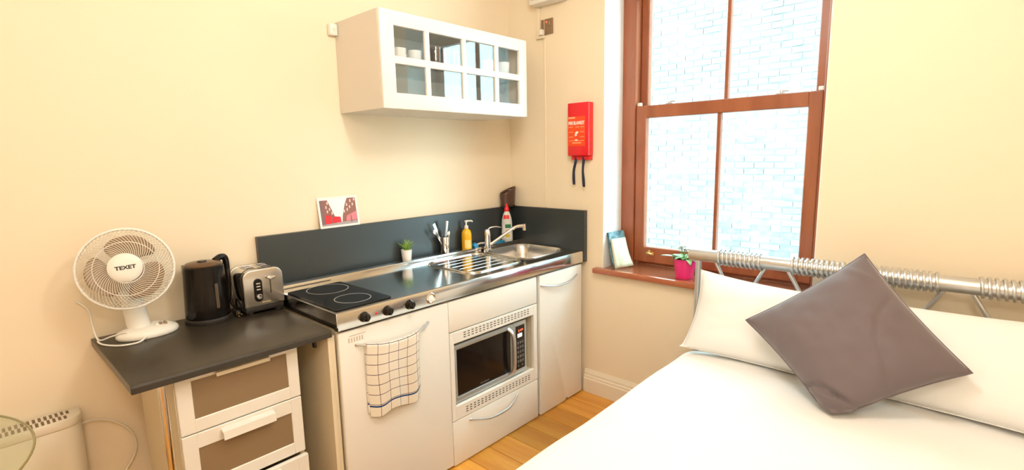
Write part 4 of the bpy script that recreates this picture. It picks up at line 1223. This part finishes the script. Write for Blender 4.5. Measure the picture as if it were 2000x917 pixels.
# ------------------------------------------------------------------ bed
bed = thing('bed', (-1.1, -2.03, 0), 'silver metal framed double bed with coiled headboard rail', 'bed')
HX = -0.105
BYL, BYR = -1.345, -2.735
RZ_ = 0.972
hr = B().cyl((HX, -1.302, RZ_), (HX, -2.778, RZ_), 0.0305, 24).build('headboard_rail', M_SILVER, bed, smooth=50)
for y, s in ((-1.302, 1), (-2.778, -1)):
    B().lathe([(0, 0.006), (0.020, 0.005), (0.029, 0.0), (0.029, -0.01), (0, -0.01)], (0, 0, 0), 24, M=Matrix.Translation((HX, y, RZ_)) @ Matrix.Rotation(-s*PI/2, 4, 'X')).build('end_cap', mat('cap with painted reflection', (0.50, 0.30, 0.22), 0.4, 0.5), hr)  # warm reflection on the rail ends put into the cap colour
coils = ((-1.440, -1.640), (-1.758, -1.985), (-2.035, -2.262), (-2.366, -2.590))
for (a, c) in coils:
    turns = int(round(abs(c-a)/0.0195))
    n = turns*16
    pts = [(HX+0.0355*math.cos(2*PI*turns*i/n), a+(c-a)*i/n, RZ_+0.0355*math.sin(2*PI*turns*i/n)) for i in range(n+1)]
    B().tube(pts, 0.0056, 6).build('coil', M_SILVER, hr, smooth=60)
for y in (BYL, BYR):
    B().cyl((HX, y, 0.0), (HX, y, RZ_-0.01), 0.0155, 16).build('post', M_SILVER, bed)
for zz in (0.735, 0.40):
    B().cyl((HX, BYL, zz), (HX, BYR, zz), 0.010, 12).build('cross_rail', M_SILVER, bed)
for (a, c) in coils:
    m = (a+c)/2
    for y, sgn in ((a+0.012, 1), (c-0.012, -1)):
        B().tube([(HX, y, RZ_-0.026), (HX, m+sgn*0.004, 0.735)], 0.0085, 10).build('strut', M_SILVER, bed)
b = B()
for y in (-1.41, -2.67):
    b.box(-2.08, HX, y-0.015, y+0.015, 0.26, 0.31, 0.004, 1)
b.box(-2.10, -2.07, -2.69, -1.39, 0.26, 0.31, 0.004, 1)
b.box(-0.12, -0.09, -2.69, -1.39, 0.26, 0.31, 0.004, 1)
b.build('bed_frame', M_SILVER, bed)
for y in (-1.41, -2.67):
    B().cyl((-2.06, y, 0), (-2.06, y, 0.262), 0.018, 14).build('leg', M_SILVER, bed)
for k in range(12):
    x = -2.0+k*0.16
    B().box(x-0.04, x+0.04, -2.66, -1.42, 0.305, 0.318, 0.002, 1).build('slat', M_CREAM, bed)
mt = B().box(-2.075, -0.135, -2.685, -1.405, 0.319, 0.525, 0.035, 3).build('mattress', M_SHEET)
tag(mt, 'white sheeted mattress under the duvet on the metal bed', 'mattress')

# duvet: a draped sheet with a cross section that rolls over both long sides
def fbm(x, y, s):
    return noise.noise(Vector((x*s, y*s, 1.7)))
sec = [(-1.352, 0.20), (-1.350, 0.30), (-1.352, 0.40), (-1.356, 0.47), (-1.366, 0.515), (-1.386, 0.545), (-1.415, 0.561), (-1.46, 0.570), (-1.55, 0.577), (-1.70, 0.582), (-1.88, 0.585), (-2.04, 0.586), (-2.20, 0.585), (-2.38, 0.582), (-2.53, 0.577), (-2.62, 0.570), (-2.665, 0.561), (-2.694, 0.545), (-2.714, 0.515), (-2.724, 0.47), (-2.728, 0.40), (-2.730, 0.30), (-2.728, 0.20)]
ss = smoothpath([(0, a, c) for a, c in sec], 6)
def duvet(u, v):
    x = -0.30-(2.16-0.30)*v
    k = u*(len(ss)-1); i = min(int(k), len(ss)-2); q = ss[i].lerp(ss[i+1], k-i)
    y, z = q.y, q.z
    top = max(0.0, min(1.0, (z-0.50)/0.06))
    z += top*(0.010*fbm(x, y, 2.2)+0.004*fbm(x+3, y*1.5, 6.0))
    # soft fold running away from the cushion
    z += top*0.010*math.exp(-((y+1.78+0.30*(x+0.7))/0.05)**2)*math.exp(-((x+0.75)/0.35)**2)
    z += top*0.008*math.exp(-((y+2.30-0.25*(x+0.7))/0.06)**2)*math.exp(-((x+0.70)/0.4)**2)
    y += (1-top)*0.010*math.sin(x*9+1.2)
    # hem rolls down at the foot, and the turned edge thins at the pillows
    if v > 0.93: z -= (v-0.93)/0.07*0.05
    if v < 0.03: z -= top*0.012*(1-v/0.03)
    return (x, y, z)
dv = B().grid(duvet, 110, 90).build('duvet', M_SHEET, smooth=80)
tag(dv, 'plain white duvet spread over the bed', 'duvet')
solidify(dv, 0.02, -1 if False else 1)

def pillow(name, label, cat, C4, thick, m, group=None, nseam=True, sag=None, pinch=0.06, seed=0, n=36, noisy=0.006, expo=2.6, wrinkle=False):
    """C4: corners bl, br, tr, tl in 3-d; bulges both ways along the quad normal"""
    bl, br, tr, tl = [Vector(c) for c in C4]
    nrm = ((br-bl)+(tr-tl)).cross((tl-bl)+(tr-br)).normalized()
    def base(u, v):
        # edges curve inwards between the corners
        uu = u*2-1; vv = v*2-1
        uu2 = uu*(1-pinch*(1-vv*vv)); vv2 = vv*(1-pinch*(1-uu*uu))
        a = (uu2+1)/2; c = (vv2+1)/2
        return bl*(1-a)*(1-c)+br*a*(1-c)+tr*a*c+tl*(1-a)*c
    def prof(u, v):
        uu = abs(u*2-1); vv = abs(v*2-1)
        return max(0.0, (1-uu**expo))**0.55*max(0.0, (1-vv**expo))**0.55
    def side(sg):
        def fn(u, v):
            p = base(u, v)
            h = prof(u, v)
            nz = noise.noise(Vector((u*4+seed, v*4, sg*3.3)))*noisy+noise.noise(Vector((u*9+seed, v*9, sg)))*noisy*0.4
            q = p+nrm*sg*(thick*0.5*h+nz*h)
            if wrinkle and sg > 0:
                s_ = u+v; d_ = u-v
                q += nrm*(0.016*math.exp(-((s_-0.20-0.10*d_*d_)/0.035)**2)-0.018*math.exp(-((s_-0.27+0.05*math.sin(d_*9))/0.03)**2)+0.008*math.exp(-((s_-1.74+0.3*d_)/0.03)**2)*math.exp(-(d_/0.12)**2)-0.006*math.exp(-((d_-0.10*math.sin(s_*4)-0.35)/0.03)**2)*h+0.005*math.exp(-((d_+0.55+0.1*s_)/0.035)**2)*h)
            if sag: q = sag(q, u, v, sg)
            return q
        return fn
    t = bmesh.new()
    V = {}
    for sg in (1, -1):
        f = side(sg)
        for i in range(n+1):
            for j in range(n+1):
                edge = i in (0, n) or j in (0, n)
                key = (i, j, 0 if edge else sg)
                if key not in V: V[key] = t.verts.new(f(i/n, j/n))
        for i in range(n):
            for j in range(n):
                g = lambda a, c: V[(a, c, 0 if (a in (0, n) or c in (0, n)) else sg)]
                q = (g(i, j), g(i+1, j), g(i+1, j+1), g(i, j+1))
                t.faces.new(q if sg > 0 else q[::-1])
    bmesh.ops.recalc_face_normals(t, faces=t.faces)
    bq = B(); bq.merge(t)
    o = bq.build(name, m, smooth=80)
    tag(o, label, cat, group)
    e = [base(i/24, 0) for i in range(24)]+[base(1, i/24) for i in range(24)]+[base(1-i/24, 1) for i in range(24)]+[base(0, 1-i/24) for i in range(24)]
    if sag: e = [sag(q, 0, 0, 0) for q in e]
    B().tube(e, 0.0028, 6, closed=True).build('seam', m, o, smooth=80)
    return o

def lift(q, u, v, sg):
    q = Vector(q)
    lim = 0.598
    if q.z < lim: q.z = lim+(q.z-lim)*0.10
    if q.x > -0.155: q.x = -0.155+(q.x+0.155)*0.12
    return q
pillow('pillow', 'white pillow leaning on the headboard beside the pink flower pot', 'pillow',
       [(-0.385, -1.385, 0.575), (-0.40, -2.03, 0.590), (-0.200, -2.04, 0.885), (-0.195, -1.395, 0.918)], 0.17, M_SHEET, 'white bed pillows', sag=lift, pinch=0.09, seed=1, noisy=0.010)
pillow('pillow', 'white pillow at the right edge behind the grey cushion', 'pillow',
       [(-0.40, -2.08, 0.590), (-0.44, -2.74, 0.595), (-0.205, -2.74, 0.905), (-0.20, -2.08, 0.885)], 0.17, M_SHEET, 'white bed pillows', sag=lift, pinch=0.05, seed=5, noisy=0.010)
def cush_rest(q, u, v, sg):
    q = Vector(q)
    lim = 0.612
    if q.z < lim: q.z = lim+(q.z-lim)*0.22
    return q
pillow('cushion', 'mauve grey square cushion standing on one corner against the pillows', 'cushion',
       [(-0.665, -2.040, 0.575), (-0.470, -2.372, 0.772), (-0.305, -2.045, 1.088), (-0.480, -1.695, 0.806)], 0.155, M_CUSHION, sag=cush_rest, pinch=0.055, seed=9, noisy=0.012, n=64, wrinkle=True)

# ------------------------------------------------------------------ wall heater, lower left
ht = thing('panel_heater', (-2.75, -0.06, 0.14), 'white panel heater with slotted top grille on the left wall', 'heater')
HX0, HX1, HY0, HY1, HZ0, HZ1 = -3.15, -2.340, -0.108, -0.008, 0.14, 0.615
pts = [(HX0, HY1), (HX1, HY1)]+arc((HX1-0.052, HY0+0.052), 0.052, 0, -PI/2, 8)+[(HX0, HY0)]
B().prism(pts, HZ0, HZ1-0.034, 'z', 0.004, 2).build('case', M_HEAT, ht, smooth=40)
pts2 = [(HX0-0.003, HY1), (HX1+0.003, HY1)]+arc((HX1-0.050, HY0+0.050), 0.053, 0, -PI/2, 8)+[(HX0-0.003, HY0-0.003)]
tp = B().prism(pts2, HZ1-0.034, HZ1-0.004, 'z', 0.004, 2).build('top_grille', M_HEAT, ht, smooth=40)
M_SLOT = mat('heater slot brown', (0.20, 0.13, 0.08), 0.7)
for r, (y0, y1) in enumerate(((-0.056, -0.020), (-0.098, -0.062))):
    for k in range(46):
        x = HX1-0.028-(0.010 if r else 0)-k*0.0145
        if x < HX0+0.03: break
        B().box(x-0.0078, x, y0+(0.004 if k < 2 else 0), y1-(0.004 if k < 1 else 0), HZ1-0.006, HZ1-0.0033).build('slot', M_SLOT, tp, smooth=0)
cd_ = B().tube(smoothpath([(-2.350, -0.050, 0.555), (-2.315, -0.030, 0.552), (-2.262, -0.020, 0.530), (-2.212, -0.020, 0.480), (-2.190, -0.020, 0.42), (-2.200, -0.020, 0.36), (-2.235, -0.022, 0.31), (-2.30, -0.025, 0.22)], 6), 0.0038, 8).build('power_cord', M_HEAT, ht)

# ------------------------------------------------------------------ glass table at the left edge
TC = Vector((-2.960, -0.495, 0))
gt = thing('glass_table', TC, 'round clear glass table in front of the panel heater', 'table')
gtop = B().lathe([(0, 0.740), (0.48, 0.740), (0.48, 0.750), (0, 0.750)], TC, 96).build('glass_top', M_TABLEGLASS, gt, smooth=30)
B().tube([(TC.x+0.4802*math.cos(2*PI*k/96), TC.y+0.4802*math.sin(2*PI*k/96), 0.745) for k in range(96)], 0.0032, 6, closed=True).build('edge', M_GLASSEDGE, gtop, smooth=60)
for k in range(3):
    a = PI+2*PI*k/3
    B().tube([(TC.x+0.30*math.cos(a), TC.y+0.30*math.sin(a), 0.0), (TC.x+0.14*math.cos(a), TC.y+0.14*math.sin(a), 0.739)], 0.014, 12).build('leg', M_CHROME, gt)
